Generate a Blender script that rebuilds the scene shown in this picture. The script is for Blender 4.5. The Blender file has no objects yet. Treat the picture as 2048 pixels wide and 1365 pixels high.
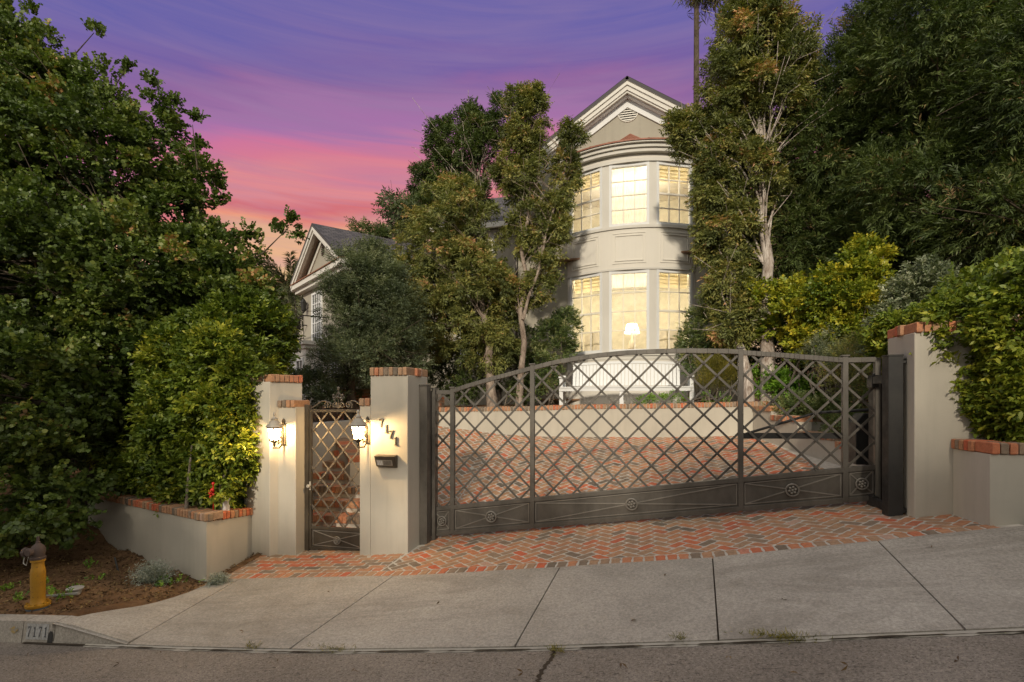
import bpy, math, random
import numpy as np
from mathutils import Vector
R = math.radians
scene = bpy.context.scene
C = scene.collection
rng = np.random.default_rng(7)
random.seed(7)

# ------------------------------------------------------------------ camera, sky, sun, exposure
EYE = 1.92
TH = math.atan(0.25)
CT, ST = math.cos(TH), math.sin(TH)
F, CX, HY = 1050.0, 1024.0, 800.0
cam = bpy.data.cameras.new('camera')
cam_o = bpy.data.objects.new('camera', cam); C.objects.link(cam_o)
cam.sensor_width = 36.0
cam.lens = 36.0 * F / 2048.0
cam.shift_y = (HY - 682.5) / 2048.0
cam.clip_start, cam.clip_end = 0.05, 2000
cam_o.location = (0, 0, EYE)
cam_o.rotation_euler = (R(90), 0, TH)
scene.camera = cam_o

def lin(r, g, b):
    f = lambda c: (c/255/12.92) if c/255 <= 0.04045 else ((c/255+0.055)/1.055)**2.4
    return (f(r), f(g), f(b), 1.0)

world = bpy.data.worlds.new('World'); scene.world = world
world.use_nodes = True
wt = world.node_tree; wt.nodes.clear()
def wn(t, **k):
    n = wt.nodes.new(t)
    for a, v in k.items(): setattr(n, a, v)
    return n
wl = wt.links.new
wout = wn('ShaderNodeOutputWorld'); bg = wn('ShaderNodeBackground'); wl(bg.outputs[0], wout.inputs[0])
bg.inputs['Strength'].default_value = 1.0
tc = wn('ShaderNodeTexCoord'); sep = wn('ShaderNodeSeparateXYZ'); wl(tc.outputs['Generated'], sep.inputs[0])
mp = wn('ShaderNodeMapping'); mp.inputs['Scale'].default_value = (1.7, 1.7, 15.0); wl(tc.outputs['Generated'], mp.inputs[0])
nz = wn('ShaderNodeTexNoise'); nz.inputs['Scale'].default_value = 1.3; nz.inputs['Detail'].default_value = 7; nz.inputs['Roughness'].default_value = 0.55
nz.inputs['Distortion'].default_value = 0.5
wl(mp.outputs[0], nz.inputs['Vector'])
m1 = wn('ShaderNodeMath', operation='MULTIPLY_ADD'); wl(nz.outputs['Fac'], m1.inputs[0]); m1.inputs[1].default_value = 0.20; m1.inputs[2].default_value = -0.10
fwd = wn('ShaderNodeVectorMath', operation='DOT_PRODUCT'); wl(tc.outputs['Generated'], fwd.inputs[0]); fwd.inputs[1].default_value = (-ST, CT, 0.0)
fcl = wn('ShaderNodeMath', operation='MAXIMUM'); wl(fwd.outputs['Value'], fcl.inputs[0]); fcl.inputs[1].default_value = 0.25
elv = wn('ShaderNodeMath', operation='DIVIDE'); wl(sep.outputs['Z'], elv.inputs[0]); wl(fcl.outputs[0], elv.inputs[1])
m2 = wn('ShaderNodeMath', operation='ADD'); wl(m1.outputs[0], m2.inputs[0]); wl(elv.outputs[0], m2.inputs[1])
ramp = wn('ShaderNodeValToRGB'); wl(m2.outputs[0], ramp.inputs[0])
st = [(0.0, (214, 176, 140)), (0.25, (240, 196, 136)), (0.276, (236, 178, 146)), (0.314, (238, 184, 136)), (0.343, (234, 150, 126)), (0.371, (222, 112, 108)), (0.40, (224, 140, 144)),
      (0.448, (214, 124, 148)), (0.49, (206, 118, 156)), (0.507, (190, 118, 164)), (0.53, (168, 114, 168)), (0.571, (160, 113, 164)), (0.60, (146, 104, 158)), (0.64, (120, 98, 162)), (0.70, (110, 100, 167)), (0.76, (102, 98, 168)), (1.0, (84, 86, 150))]
e = ramp.color_ramp.elements
e[0].position, e[0].color = st[0][0], lin(*st[0][1]); e[1].position, e[1].color = st[-1][0], lin(*st[-1][1])
for p, c in st[1:-1]:
    q = e.new(p); q.color = lin(*c)
# the sky opposite the sunset is a plain pale dusk grey
dotn = wn('ShaderNodeVectorMath', operation='DOT_PRODUCT'); wl(tc.outputs['Generated'], dotn.inputs[0])
dotn.inputs[1].default_value = (ST*0.94, -CT*0.94, 0.34)
mr = wn('ShaderNodeMapRange', interpolation_type='SMOOTHSTEP'); wl(dotn.outputs['Value'], mr.inputs[0])
mr.inputs['From Min'].default_value = -0.22; mr.inputs['From Max'].default_value = 0.45
mx = wn('ShaderNodeMix', data_type='RGBA'); wl(mr.outputs[0], mx.inputs['Factor'])
mp2 = wn('ShaderNodeMapping'); mp2.inputs['Scale'].default_value = (1.3, 1.3, 22.0); mp2.inputs['Rotation'].default_value = (0.03, 0.05, 0); wl(tc.outputs['Generated'], mp2.inputs[0])
nz2 = wn('ShaderNodeTexNoise'); nz2.inputs['Scale'].default_value = 1.6; nz2.inputs['Detail'].default_value = 9; nz2.inputs['Roughness'].default_value = 0.62; nz2.inputs['Distortion'].default_value = 0.8; wl(mp2.outputs[0], nz2.inputs['Vector'])
r2 = wn('ShaderNodeValToRGB'); wl(nz2.outputs['Fac'], r2.inputs[0]); r2.color_ramp.elements[0].position = 0.36; r2.color_ramp.elements[0].color = (0, 0, 0, 1); r2.color_ramp.elements[1].position = 0.66; r2.color_ramp.elements[1].color = (0.75, 0.75, 0.75, 1)
cl1 = wn('ShaderNodeMix', data_type='RGBA'); wl(r2.outputs[0], cl1.inputs['Factor']); wl(ramp.outputs[0], cl1.inputs['A'])
cl2 = wn('ShaderNodeMix', data_type='RGBA', blend_type='MULTIPLY'); cl2.inputs['Factor'].default_value = 1.0; wl(ramp.outputs[0], cl2.inputs['A']); cl2.inputs['B'].default_value = (1.02, 1.10, 0.98, 1)
cl3 = wn('ShaderNodeMix', data_type='RGBA'); cl3.inputs['Factor'].default_value = 0.5; wl(cl2.outputs['Result'], cl3.inputs['A']); cl3.inputs['B'].default_value = lin(150, 122, 168)
wl(cl3.outputs['Result'], cl1.inputs['B'])
wl(cl1.outputs['Result'], mx.inputs['A']); mx.inputs['B'].default_value = (1.02, 0.97, 0.885, 1)
wl(mx.outputs['Result'], bg.inputs['Color'])

sun = bpy.data.lights.new('sun', 'SUN'); sun_o = bpy.data.objects.new('sun', sun); C.objects.link(sun_o)
sun.energy = 3.0; sun.angle = R(2.5); sun.color = (1.0, 0.88, 0.70)
SUN_EL, SUN_AZ = R(24), R(2)       # elevation; azimuth of the sun to the right of straight behind the camera
sd = Vector((math.sin(SUN_AZ-0.0)*math.cos(SUN_EL), -math.cos(SUN_AZ)*math.cos(SUN_EL), math.sin(SUN_EL)))
sun_o.rotation_euler = sd.to_track_quat('Z', 'Y').to_euler()
sun_o.location = (8, -20, 18)

vs = scene.view_settings
vs.view_transform = 'Standard'; vs.look = 'None'; vs.exposure = 0.0; vs.gamma = 1.0; vs.use_curve_mapping = False
scene.cycles.max_bounces = 7; scene.cycles.transparent_max_bounces = 16
scene.cycles.diffuse_bounces = 3; scene.cycles.glossy_bounces = 3; scene.cycles.transmission_bounces = 5
scene.cycles.sample_clamp_indirect = 6.0
scene.cycles.use_denoising = True

# ------------------------------------------------------------------ survey helpers (image ray -> place)
def ray(x, y=HY):
    u = (x-CX)/F; v = (HY-y)/F
    return np.array([u*CT-ST, u*ST+CT, v])
def pd(x, y, d):
    r = ray(x, y); k = d/r[1]; p = r*k; p[2] += EYE; return p
def pk(x, y, k):
    p = ray(x, y)*k; p[2] += EYE; return p
def pn(x, y, P, n):
    r = ray(x, y); k = (P[0]*n[0]+P[1]*n[1])/(r[0]*n[0]+r[1]*n[1]); p = r*k; p[2] += EYE; return p

DC, DB, DG, DW = 3.91, 5.4, 6.92, 11.3
def tab(px, d, extra=()):
    a = [tuple(pd(x, y, d)[[0, 2]]) for x, y in px] + list(extra)
    a.sort(); a = np.array(a); return a[:, 0], a[:, 1]
TAB = {
    DC: tab([(0, 1283), (370, 1297), (630, 1303), (1030, 1298), (1440, 1285), (2048, 1260)], DC, [(-40, -3.2), (-12, -1.05), (3.4, .60), (8, 1.35), (40, 6.0)]),
    DB: tab([(440, 1162), (830, 1155), (1130, 1138), (1420, 1120), (1700, 1092), (1960, 1065)], DB, [(-5.4, -.447), (-40, -3.2), (-12, -1.0), (-8, -.42), (4.2, 1.0), (8, 1.55), (40, 6.2)]),
    DG: tab([(865, 1079), (1060, 1063), (1400, 1037), (1770, 1008)], DG, [(-3.67, -.15), (-4.65, -.20), (-8.7, -.05), (-12, -.4), (-40, -2.6), (4.2, .92), (8, 1.6), (40, 6.4)]),
    DW: tab([(878, 852), (1000, 868), (1071, 873), (1320, 875), (1473, 872)], DW, [(-7, 1.5), (-12, 1.4), (-40, 0.), (2.3, 1.2), (8, 1.7), (40, 6.5)]),
}
DS = np.array(sorted(TAB))
def G(s, d):
    """height of the street, apron and driveway"""
    s = np.asarray(s, float); d = np.asarray(d, float)
    zs = [np.interp(s, *TAB[k]) for k in DS]
    out = zs[0] - 0.02*(DC-np.minimum(d, DC))
    for i in range(3):
        t = np.clip((d-DS[i])/(DS[i+1]-DS[i]), 0, 1)
        out = np.where(d > DS[i], zs[i]*(1-t)+zs[i+1]*t, out)
    return out

# ------------------------------------------------------------------ mesh helpers
class MB:
    def __init__(self): self.v = []; self.f = []; self.m = []; self.t = []
    def add(self, verts, faces, m=0, t=0.5):
        b = len(self.v); self.v += [tuple(map(float, p)) for p in verts]
        for f in faces: self.f.append([b+i for i in f]); self.m.append(m); self.t.append(t)
    def hexa(self, p, m=0, t=0.5):           # 8 points: bottom 4 then top 4, counter-clockwise
        self.add(p, [(3, 2, 1, 0), (4, 5, 6, 7), (0, 1, 5, 4), (1, 2, 6, 5), (2, 3, 7, 6), (3, 0, 4, 7)], m, t)
    def box(self, c, size, rz=0.0, m=0, t=0.5):
        hx, hy, hz = size[0]/2, size[1]/2, size[2]/2; c = np.array(c, float)
        ca, sa = math.cos(rz), math.sin(rz)
        p = []
        for z in (-hz, hz):
            for x, y in ((-hx, -hy), (hx, -hy), (hx, hy), (-hx, hy)):
                p.append((c[0]+x*ca-y*sa, c[1]+x*sa+y*ca, c[2]+z))
        self.hexa(p, m, t)
    def bb(self, x0, x1, y0, y1, z0, z1, m=0, t=0.5):
        self.box(((x0+x1)/2, (y0+y1)/2, (z0+z1)/2), (x1-x0, y1-y0, z1-z0), 0, m, t)
    def bar(self, p0, p1, w, th, n=(0, 1, 0), m=0, t=0.5):
        p0 = np.array(p0, float); p1 = np.array(p1, float); n = np.array(n, float)
        dr = p1-p0; L = np.linalg.norm(dr)
        if L < 1e-6: return
        dr /= L; sdv = np.cross(dr, n); ls = np.linalg.norm(sdv)
        if ls < 1e-6: n = np.array([1., 0, 0]); sdv = np.cross(dr, n); ls = np.linalg.norm(sdv)
        sdv /= ls; nn = np.cross(sdv, dr); a = sdv*w/2; b = nn*th/2
        self.hexa([p0-a-b, p0+a-b, p0+a+b, p0-a+b, p1-a-b, p1+a-b, p1+a+b, p1-a+b], m, t)
    def tube(self, pts, rad, n=8, m=0, t=0.5, cap=True):
        pts = [np.array(p, float) for p in pts]
        rad = rad if hasattr(rad, '__len__') else [rad]*len(pts)
        rings = []; b = len(self.v); ref = np.array([0.31, 0.17, 0.93])
        for i, p in enumerate(pts):
            dr = pts[min(i+1, len(pts)-1)]-pts[max(i-1, 0)]; dr /= (np.linalg.norm(dr)+1e-9)
            a = np.cross(dr, ref)
            if np.linalg.norm(a) < 0.15: a = np.cross(dr, (1, 0, 0))
            a /= np.linalg.norm(a); c = np.cross(dr, a)
            for k in range(n):
                q = 2*math.pi*k/n
                self.v.append(tuple(p+(a*math.cos(q)+c*math.sin(q))*rad[i]))
        for i in range(len(pts)-1):
            for k in range(n):
                k2 = (k+1) % n
                self.f.append([b+i*n+k, b+i*n+k2, b+(i+1)*n+k2, b+(i+1)*n+k]); self.m.append(m); self.t.append(t)
        if cap:
            self.f.append([b+k for k in range(n)][::-1]); self.m.append(m); self.t.append(t)
            self.f.append([b+(len(pts)-1)*n+k for k in range(n)]); self.m.append(m); self.t.append(t)
    def lathe(self, prof, c, n=16, m=0, t=0.5, sq=False):
        b = len(self.v)
        for r_, z in prof:
            for k in range(n):
                q = 2*math.pi*(k+(0.5 if sq else 0))/n
                self.v.append((c[0]+r_*math.cos(q), c[1]+r_*math.sin(q), c[2]+z))
        for i in range(len(prof)-1):
            for k in range(n):
                k2 = (k+1) % n
                self.f.append([b+i*n+k, b+i*n+k2, b+(i+1)*n+k2, b+(i+1)*n+k]); self.m.append(m); self.t.append(t)
        self.f.append([b+k for k in range(n)][::-1]); self.m.append(m); self.t.append(t)
        self.f.append([b+(len(prof)-1)*n+k for k in range(n)]); self.m.append(m); self.t.append(t)
    def sphere(self, c, r_, n=10, m=0, t=0.5, sz=1.0):
        pr = [(r_*math.sin(math.pi*i/n)+1e-4, -r_*sz*math.cos(math.pi*i/n)) for i in range(n+1)]
        self.lathe(pr, c, n+2, m, t)
    def prism(self, poly, d0, d1, m=0, t=0.5):     # polygon in (s,z), extruded in d
        n = len(poly)
        v = [(p[0], d0, p[1]) for p in poly]+[(p[0], d1, p[1]) for p in poly]
        self.add(v, [list(range(n)), list(range(2*n-1, n-1, -1))]+[(i, i+n, (i+1) % n+n, (i+1) % n) for i in range(n)], m, t)
    def slab(self, poly, z0, z1, m=0, t=0.5):      # polygon in (s,d) ccw; z may be lists
        n = len(poly)
        z0 = z0 if hasattr(z0, '__len__') else [z0]*n; z1 = z1 if hasattr(z1, '__len__') else [z1]*n
        v = [(p[0], p[1], z0[i]) for i, p in enumerate(poly)]+[(p[0], p[1], z1[i]) for i, p in enumerate(poly)]
        self.add(v, [list(range(n-1, -1, -1)), list(range(n, 2*n))]+[(i, (i+1) % n, (i+1) % n+n, i+n) for i in range(n)], m, t)
    def build(self, name, mats, parent=None, smooth=False, bevel=0.0, fix=True):
        me = bpy.data.meshes.new(name); me.from_pydata(self.v, [], self.f)
        if not isinstance(mats, (list, tuple)): mats = [mats]
        for x in mats: me.materials.append(x)
        me.polygons.foreach_set('material_index', np.array(self.m, np.int32))
        a = me.attributes.new('tint', 'FLOAT', 'FACE'); a.data.foreach_set('value', np.array(self.t, np.float32))
        me.update()
        if fix:
            import bmesh
            bm = bmesh.new(); bm.from_mesh(me); bmesh.ops.recalc_face_normals(bm, faces=bm.faces); bm.to_mesh(me); bm.free()
        if smooth:
            me.polygons.foreach_set('use_smooth', np.ones(len(me.polygons), bool))
            try: me.set_sharp_from_angle(angle=R(38))
            except Exception: pass
        o = bpy.data.objects.new(name, me); C.objects.link(o)
        if parent is not None:
            o.parent = parent
            o.location = -Vector(parent.location) if parent.type == 'EMPTY' else (0, 0, 0)
        if bevel > 0:
            md = o.modifiers.new('bevel', 'BEVEL'); md.width = bevel; md.segments = 2; md.limit_method = 'ANGLE'; md.angle_limit = R(40)
        return o
def thing(name, label, cat, loc=(0, 0, 0), group=None):
    o = bpy.data.objects.new(name, None); C.objects.link(o); o.location = loc
    o['label'] = label; o['category'] = cat
    if group: o['group'] = group
    return o
def tag(o, label, cat, group=None, kind=None):
    o['label'] = label; o['category'] = cat
    if group: o['group'] = group
    if kind: o['kind'] = kind
    return o
def struct(o): o['kind'] = 'structure'; return o

# ------------------------------------------------------------------ materials
class N:
    def __init__(self, name, rough=0.6, col=(0.5, 0.5, 0.5), metal=0.0, spec=0.5):
        self.mat = bpy.data.materials.new(name); self.mat.use_nodes = True
        self.t = self.mat.node_tree; self.b = self.t.nodes['Principled BSDF']; self.out = self.t.nodes['Material Output']
        self.b.inputs['Roughness'].default_value = rough; self.b.inputs['Base Color'].default_value = (*col, 1)
        self.b.inputs['Metallic'].default_value = metal; self.b.inputs['Specular IOR Level'].default_value = spec
        self._tc = None
    def n(self, t, **k):
        x = self.t.nodes.new(t)
        for a, v in k.items(): setattr(x, a, v)
        return x
    def l(self, a, b): self.t.links.new(a, b)
    def co(self):
        if not self._tc: self._tc = self.n('ShaderNodeTexCoord')
        return self._tc.outputs['Object']
    def noise(self, scale, detail=4, rough=0.55, stretch=None, dist=0.0):
        x = self.n('ShaderNodeTexNoise'); x.inputs['Scale'].default_value = scale; x.inputs['Detail'].default_value = detail
        x.inputs['Roughness'].default_value = rough; x.inputs['Distortion'].default_value = dist
        if stretch:
            mpn = self.n('ShaderNodeMapping'); mpn.inputs['Scale'].default_value = stretch; self.l(self.co(), mpn.inputs[0]); self.l(mpn.outputs[0], x.inputs['Vector'])
        else: self.l(self.co(), x.inputs['Vector'])
        return x.outputs['Fac']
    def ramp(self, fac, stops, interp='LINEAR'):
        r = self.n('ShaderNodeValToRGB'); self.l(fac, r.inputs[0]); el = r.color_ramp.elements; r.color_ramp.interpolation = interp
        el[0].position = stops[0][0]; el[0].color = (*stops[0][1], 1); el[1].position = stops[-1][0]; el[1].color = (*stops[-1][1], 1)
        for p, c in stops[1:-1]:
            q = el.new(p); q.color = (*c, 1)
        return r.outputs[0]
    def mix(self, fac, a, b, mode='MIX'):
        x = self.n('ShaderNodeMix', data_type='RGBA', blend_type=mode)
        if isinstance(fac, (int, float)): x.inputs['Factor'].default_value = fac
        else: self.l(fac, x.inputs['Factor'])
        for k, v in (('A', a), ('B', b)):
            if isinstance(v, tuple): x.inputs[k].default_value = (*v[:3], 1)
            else: self.l(v, x.inputs[k])
        return x.outputs['Result']
    def attr(self):
        a = self.n('ShaderNodeAttribute'); a.attribute_name = 'tint'; return a.outputs['Fac']
    def base(self, c): self.l(c, self.b.inputs['Base Color'])
    def bump(self, h, strength=0.3, dist=0.01):
        x = self.n('ShaderNodeBump'); x.inputs['Strength'].default_value = strength; x.inputs['Distance'].default_value = dist
        self.l(h, x.inputs['Height']); self.l(x.outputs[0], self.b.inputs['Normal'])

def mk_stucco(name, c, var=0.10, streak=.35):
    m = N(name, 0.85, spec=0.25)
    a = m.noise(0.9, 5, 0.6); c2 = tuple(x*(1-var*1.4) for x in c); c1 = tuple(min(1, x*(1+var*0.5)) for x in c)
    k = m.ramp(a, [(0.3, c2), (0.7, c1)])
    s = m.noise(1.0, 5, 0.65, (7, 7, 0.7)); k = m.mix(m.ramp(s, [(0.48, (0, 0, 0)), (0.75, (streak,)*3)]), k, tuple(x*0.66 for x in c))
    m.base(k)
    m.bump(m.noise(160, 3, 0.7), 0.35, 0.003)
    return m.mat
M = {}
M['stucco'] = mk_stucco('stucco', (0.47, 0.435, 0.365))
M['stucco_house'] = mk_stucco('house_stucco', (0.36, 0.335, 0.275), 0.06)
M['trim'] = mk_stucco('painted_trim', (0.62, 0.60, 0.55), 0.05, .12)
M['panel_paint'] = mk_stucco('panel_paint', (0.68, 0.65, 0.585), 0.03, .08)
M['white_paint'] = mk_stucco('white_paint', (0.72, 0.73, 0.73), 0.05, .12)
M['muntin'] = mk_stucco('muntin_paint', (0.80, 0.76, 0.66), 0.03)

def mk_brick(name, dark=1.0):
    m = N(name, 0.85, spec=0.3)
    c = m.ramp(m.attr(), [(0.0, (0.17, 0.135, 0.10)), (0.18, (0.27, 0.195, 0.135)), (0.40, (0.39, 0.235, 0.135)), (0.60, (0.46, 0.215, 0.11)), (0.80, (0.49, 0.155, 0.075)), (0.93, (0.52, 0.12, 0.055)), (1.0, (0.46, 0.30, 0.22))])
    c = m.mix(0.75, c, m.ramp(m.noise(24, 5, 0.7), [(0.25, (0.5, 0.5, 0.5)), (0.55, (1.0, 1.0, 1.0)), (0.8, (1.2, 1.16, 1.1))]), 'MULTIPLY')
    c = m.mix(m.ramp(m.noise(9, 6, 0.75), [(0.56, (0, 0, 0)), (0.74, (0.35, 0.35, 0.35))]), c, (0.40, 0.33, 0.26))
    c = m.mix(m.ramp(m.noise(1.6, 6, 0.7), [(0.50, (0, 0, 0)), (0.72, (0.45, 0.45, 0.45))]), c, (0.16, 0.125, 0.095))
    c = m.mix(m.ramp(m.noise(130, 2), [(0.62, (0, 0, 0)), (0.7, (0.5, 0.5, 0.5))]), c, (0.10, 0.07, 0.05))
    m.base(c); m.bump(m.noise(60, 6, 0.75), 0.7, 0.006); return m.mat
M['brick'] = mk_brick('used_brick')
def mk_mortar():
    m = N('mortar', 0.95, spec=0.1)
    m.base(m.ramp(m.noise(14, 5, 0.7), [(0.3, (0.36, 0.325, 0.275)), (0.7, (0.55, 0.51, 0.445))])); m.bump(m.noise(90, 4, 0.7), 0.6, 0.004); return m.mat
M['mortar'] = mk_mortar()
def mk_concrete():
    m = N('concrete', 0.9, spec=0.2)
    c = m.ramp(m.noise(0.8, 7, 0.62), [(0.3, (0.28, 0.256, 0.218)), (0.5, (0.375, 0.342, 0.295)), (0.72, (0.45, 0.415, 0.36))])
    c = m.mix(0.85, c, m.ramp(m.noise(42, 4, 0.85), [(0.32, (0.55, 0.55, 0.55)), (0.66, (1.22, 1.21, 1.2))]), 'MULTIPLY')
    st_ = m.ramp(m.noise(2.3, 6, 0.75, None, 1.2), [(0.58, (0, 0, 0)), (0.68, (0.32, 0.32, 0.32)), (0.74, (0.05, 0.05, 0.05))])
    c = m.mix(st_, c, (0.17, 0.15, 0.125))
    c = m.mix(m.ramp(m.noise(0.55, 8, 0.8, (0.5, 2.2, 1), 1.5), [(0.50, (0, 0, 0)), (0.62, (0.35, 0.35, 0.35)), (0.70, (0.0, 0.0, 0.0))]), c, (0.15, 0.13, 0.105))
    c = m.mix(m.ramp(m.noise(14, 6, 0.8), [(0.60, (0, 0, 0)), (0.70, (0.35, 0.35, 0.35))]), c, (0.20, 0.18, 0.15))
    c = m.mix(m.ramp(m.noise(210, 2), [(0.66, (0, 0, 0)), (0.72, (0.7, 0.7, 0.7))]), c, (0.12, 0.10, 0.085))
    c = m.mix(m.ramp(m.noise(240, 2, 0.5, (1.1, 0.9, 1.3)), [(0.68, (0, 0, 0)), (0.74, (0.6, 0.6, 0.6))]), c, (0.55, 0.53, 0.5))
    m.base(c); m.bump(m.noise(150, 5, 0.8), 0.55, 0.004); return m.mat
M['concrete'] = mk_concrete()
def mk_asphalt():
    m = N('asphalt', 0.92, spec=0.2)
    c = m.ramp(m.noise(0.7, 7, 0.65), [(0.3, (0.175, 0.15, 0.125)), (0.5, (0.235, 0.205, 0.172)), (0.7, (0.30, 0.265, 0.225))])
    c = m.mix(0.9, c, m.ramp(m.noise(45, 5, 0.85), [(0.32, (0.42, 0.42, 0.42)), (0.66, (1.35, 1.32, 1.3))]), 'MULTIPLY')
    c = m.mix(m.ramp(m.noise(120, 2, 0.5, (0.5, 1.2, 1)), [(0.61, (0, 0, 0)), (0.66, (0.9, 0.9, 0.9))]), c, (0.045, 0.035, 0.03))
    c = m.mix(m.ramp(m.noise(26, 3, 0.6, (0.6, 1.6, 1)), [(0.63, (0, 0, 0)), (0.68, (0.75, 0.75, 0.75))]), c, (0.06, 0.048, 0.04))
    c = m.mix(m.ramp(m.noise(48, 3, 0.7), [(0.62, (0, 0, 0)), (0.68, (0.6, 0.6, 0.6))]), c, (0.40, 0.36, 0.31))
    c = m.mix(m.ramp(m.noise(190, 2), [(0.68, (0, 0, 0)), (0.74, (0.8, 0.8, 0.8))]), c, (0.36, 0.33, 0.29))
    m.base(c); m.bump(m.noise(110, 6, 0.8), 0.8, 0.006); return m.mat
M['asphalt'] = mk_asphalt()
def mk_soil(name='soil', a=(0.105, 0.060, 0.034), b=(0.28, 0.168, 0.09)):
    m = N(name, 0.98, spec=0.05)
    c = m.ramp(m.noise(2.2, 8, 0.7), [(0.3, a), (0.7, b)])
    c = m.mix(m.ramp(m.noise(45, 5, 0.8, (1, 1.7, 1)), [(0.55, (0, 0, 0)), (0.66, (0.6, 0.6, 0.6))]), c, tuple(x*0.4 for x in a))
    c = m.mix(m.ramp(m.noise(70, 3, 0.8), [(0.64, (0, 0, 0)), (0.7, (0.6, 0.6, 0.6))]), c, (0.28, 0.21, 0.14))
    m.base(c); m.bump(m.noise(28, 8, 0.8), 1.0, 0.03); return m.mat
M['soil'] = mk_soil()
def mk_metal(name, c1, c2, rough=0.42):
    m = N(name, rough, metal=0.25, spec=0.5)
    m.base(m.ramp(m.noise(3.5, 7, 0.7, (1, 1, 0.6)), [(0.3, c1), (0.72, c2)]))
    m.l(m.ramp(m.noise(9, 5, 0.7), [(0.3, (rough-.1,)*3), (0.7, (rough+.2,)*3)]), m.b.inputs['Roughness'])
    m.bump(m.noise(130, 3), 0.12, 0.002); return m.mat
M['gate'] = mk_metal('gate_paint', (0.060, 0.054, 0.046), (0.128, 0.116, 0.100))
M['black'] = mk_metal('black_steel', (0.018, 0.018, 0.018), (0.035, 0.033, 0.03), 0.5)
M['gate_lt'] = mk_metal('gate_paint_light', (0.13, 0.12, 0.105), (0.26, 0.24, 0.21), 0.38)  # lighter grey than the gate paint, for mouldings and rosettes
M['bronze'] = mk_metal('dark_bronze', (0.035, 0.028, 0.02), (0.09, 0.075, 0.055), 0.4)
M['bronze_lt'] = mk_metal('aged_bronze', (0.075, 0.062, 0.048), (0.17, 0.145, 0.115), 0.4)
M['silver'] = mk_metal('brushed_silver', (0.35, 0.33, 0.29), (0.55, 0.52, 0.46), 0.35)
M['pewter'] = mk_metal('pewter', (0.22, 0.20, 0.17), (0.42, 0.38, 0.32), 0.4)
def mk_bark(name, a, b, sc=9):
    m = N(name, 0.95, spec=0.1)
    m.base(m.ramp(m.noise(sc, 7, 0.75, (1, 1, 0.28), 0.6), [(0.36, a), (0.5, tuple((x+y)/2 for x, y in zip(a, b))), (0.62, b)])); m.bump(m.noise(sc*2, 7, 0.75, (1, 1, 0.3)), 1.0, 0.03); return m.mat
M['bark_pale'] = mk_bark('paper_bark', (0.17, 0.12, 0.09), (0.60, 0.54, 0.48))
M['bark_slim'] = mk_bark('slim_bark', (0.12, 0.085, 0.065), (0.38, 0.31, 0.25))
M['bark_dark'] = mk_bark('dark_bark', (0.035, 0.027, 0.02), (0.12, 0.095, 0.07))
M['bark_mid'] = mk_bark('grey_bark', (0.09, 0.075, 0.055), (0.25, 0.21, 0.17))

def mk_leaf(name, stops, rough=0.5, trans=0.25, spec=0.4):
    m = N(name, rough, spec=spec)
    c = m.ramp(m.attr(), stops)
    c = m.mix(0.5, c, m.ramp(m.noise(1.1, 4, 0.6), [(0.3, (0.62, 0.66, 0.6)), (0.7, (1.25, 1.2, 1.1))]), 'MULTIPLY')
    m.base(c)
    tr = m.n('ShaderNodeBsdfTranslucent'); g = m.mix(1.0, c, (1.1, 1.25, 0.5), 'MULTIPLY'); m.l(g, tr.inputs['Color'])
    ms = m.n('ShaderNodeMixShader'); ms.inputs[0].default_value = trans
    m.l(m.b.outputs[0], ms.inputs[1]); m.l(tr.outputs[0], ms.inputs[2]); m.l(ms.outputs[0], m.out.inputs['Surface'])
    return m.mat
M['lf_carob'] = mk_leaf('carob_leaf', [(0, (0.045, 0.075, 0.018)), (0.5, (0.105, 0.152, 0.032)), (0.8, (0.175, 0.215, 0.045)), (0.97, (0.27, 0.27, 0.06)), (1, (0.36, 0.20, 0.08))], 0.45)
M['lf_hedge'] = mk_leaf('hedge_leaf', [(0, (0.062, 0.101, 0.016)), (0.4, (0.132, 0.186, 0.022)), (0.75, (0.248, 0.287, 0.031)), (1, (0.419, 0.403, 0.046))], 0.48, 0.25, 0.4)
M['lf_melaleuca'] = mk_leaf('melaleuca_leaf', [(0, (0.081, 0.100, 0.034)), (0.4, (0.174, 0.193, 0.055)), (0.75, (0.290, 0.278, 0.075)), (0.92, (0.417, 0.324, 0.105)), (1, (0.534, 0.278, 0.139))], 0.55)
M['lf_dark'] = mk_leaf('dark_needle_leaf', [(0, (0.038, 0.062, 0.018)), (0.5, (0.088, 0.125, 0.033)), (0.88, (0.15, 0.185, 0.055)), (1, (0.28, 0.18, 0.09))], 0.55)
M['lf_olive'] = mk_leaf('olive_leaf', [(0, (0.056, 0.077, 0.044)), (0.5, (0.117, 0.146, 0.073)), (1, (0.222, 0.242, 0.125))], 0.55)
M['lf_yellow'] = mk_leaf('yellow_green_leaf', [(0, (0.101, 0.161, 0.021)), (0.45, (0.282, 0.322, 0.030)), (1, (0.605, 0.504, 0.044))], 0.45)
M['lf_bright'] = mk_leaf('bright_green_leaf', [(0, (0.081, 0.172, 0.021)), (0.5, (0.181, 0.343, 0.036)), (1, (0.322, 0.504, 0.070))], 0.4)
M['lf_pitto'] = mk_leaf('pittosporum_leaf', [(0, (0.060, 0.101, 0.036)), (0.5, (0.151, 0.202, 0.065)), (0.8, (0.282, 0.302, 0.121)), (1, (0.524, 0.504, 0.263))], 0.45)
M['lf_grey'] = mk_leaf('grey_leaf', [(0, (0.14, 0.17, 0.14)), (0.5, (0.27, 0.30, 0.26)), (1, (0.48, 0.50, 0.46))], 0.7, 0.15)
M['lf_var'] = mk_leaf('variegated_leaf', [(0, (0.078, 0.109, 0.054)), (0.5, (0.171, 0.202, 0.124)), (1, (0.465, 0.480, 0.341))], 0.5)
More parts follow.
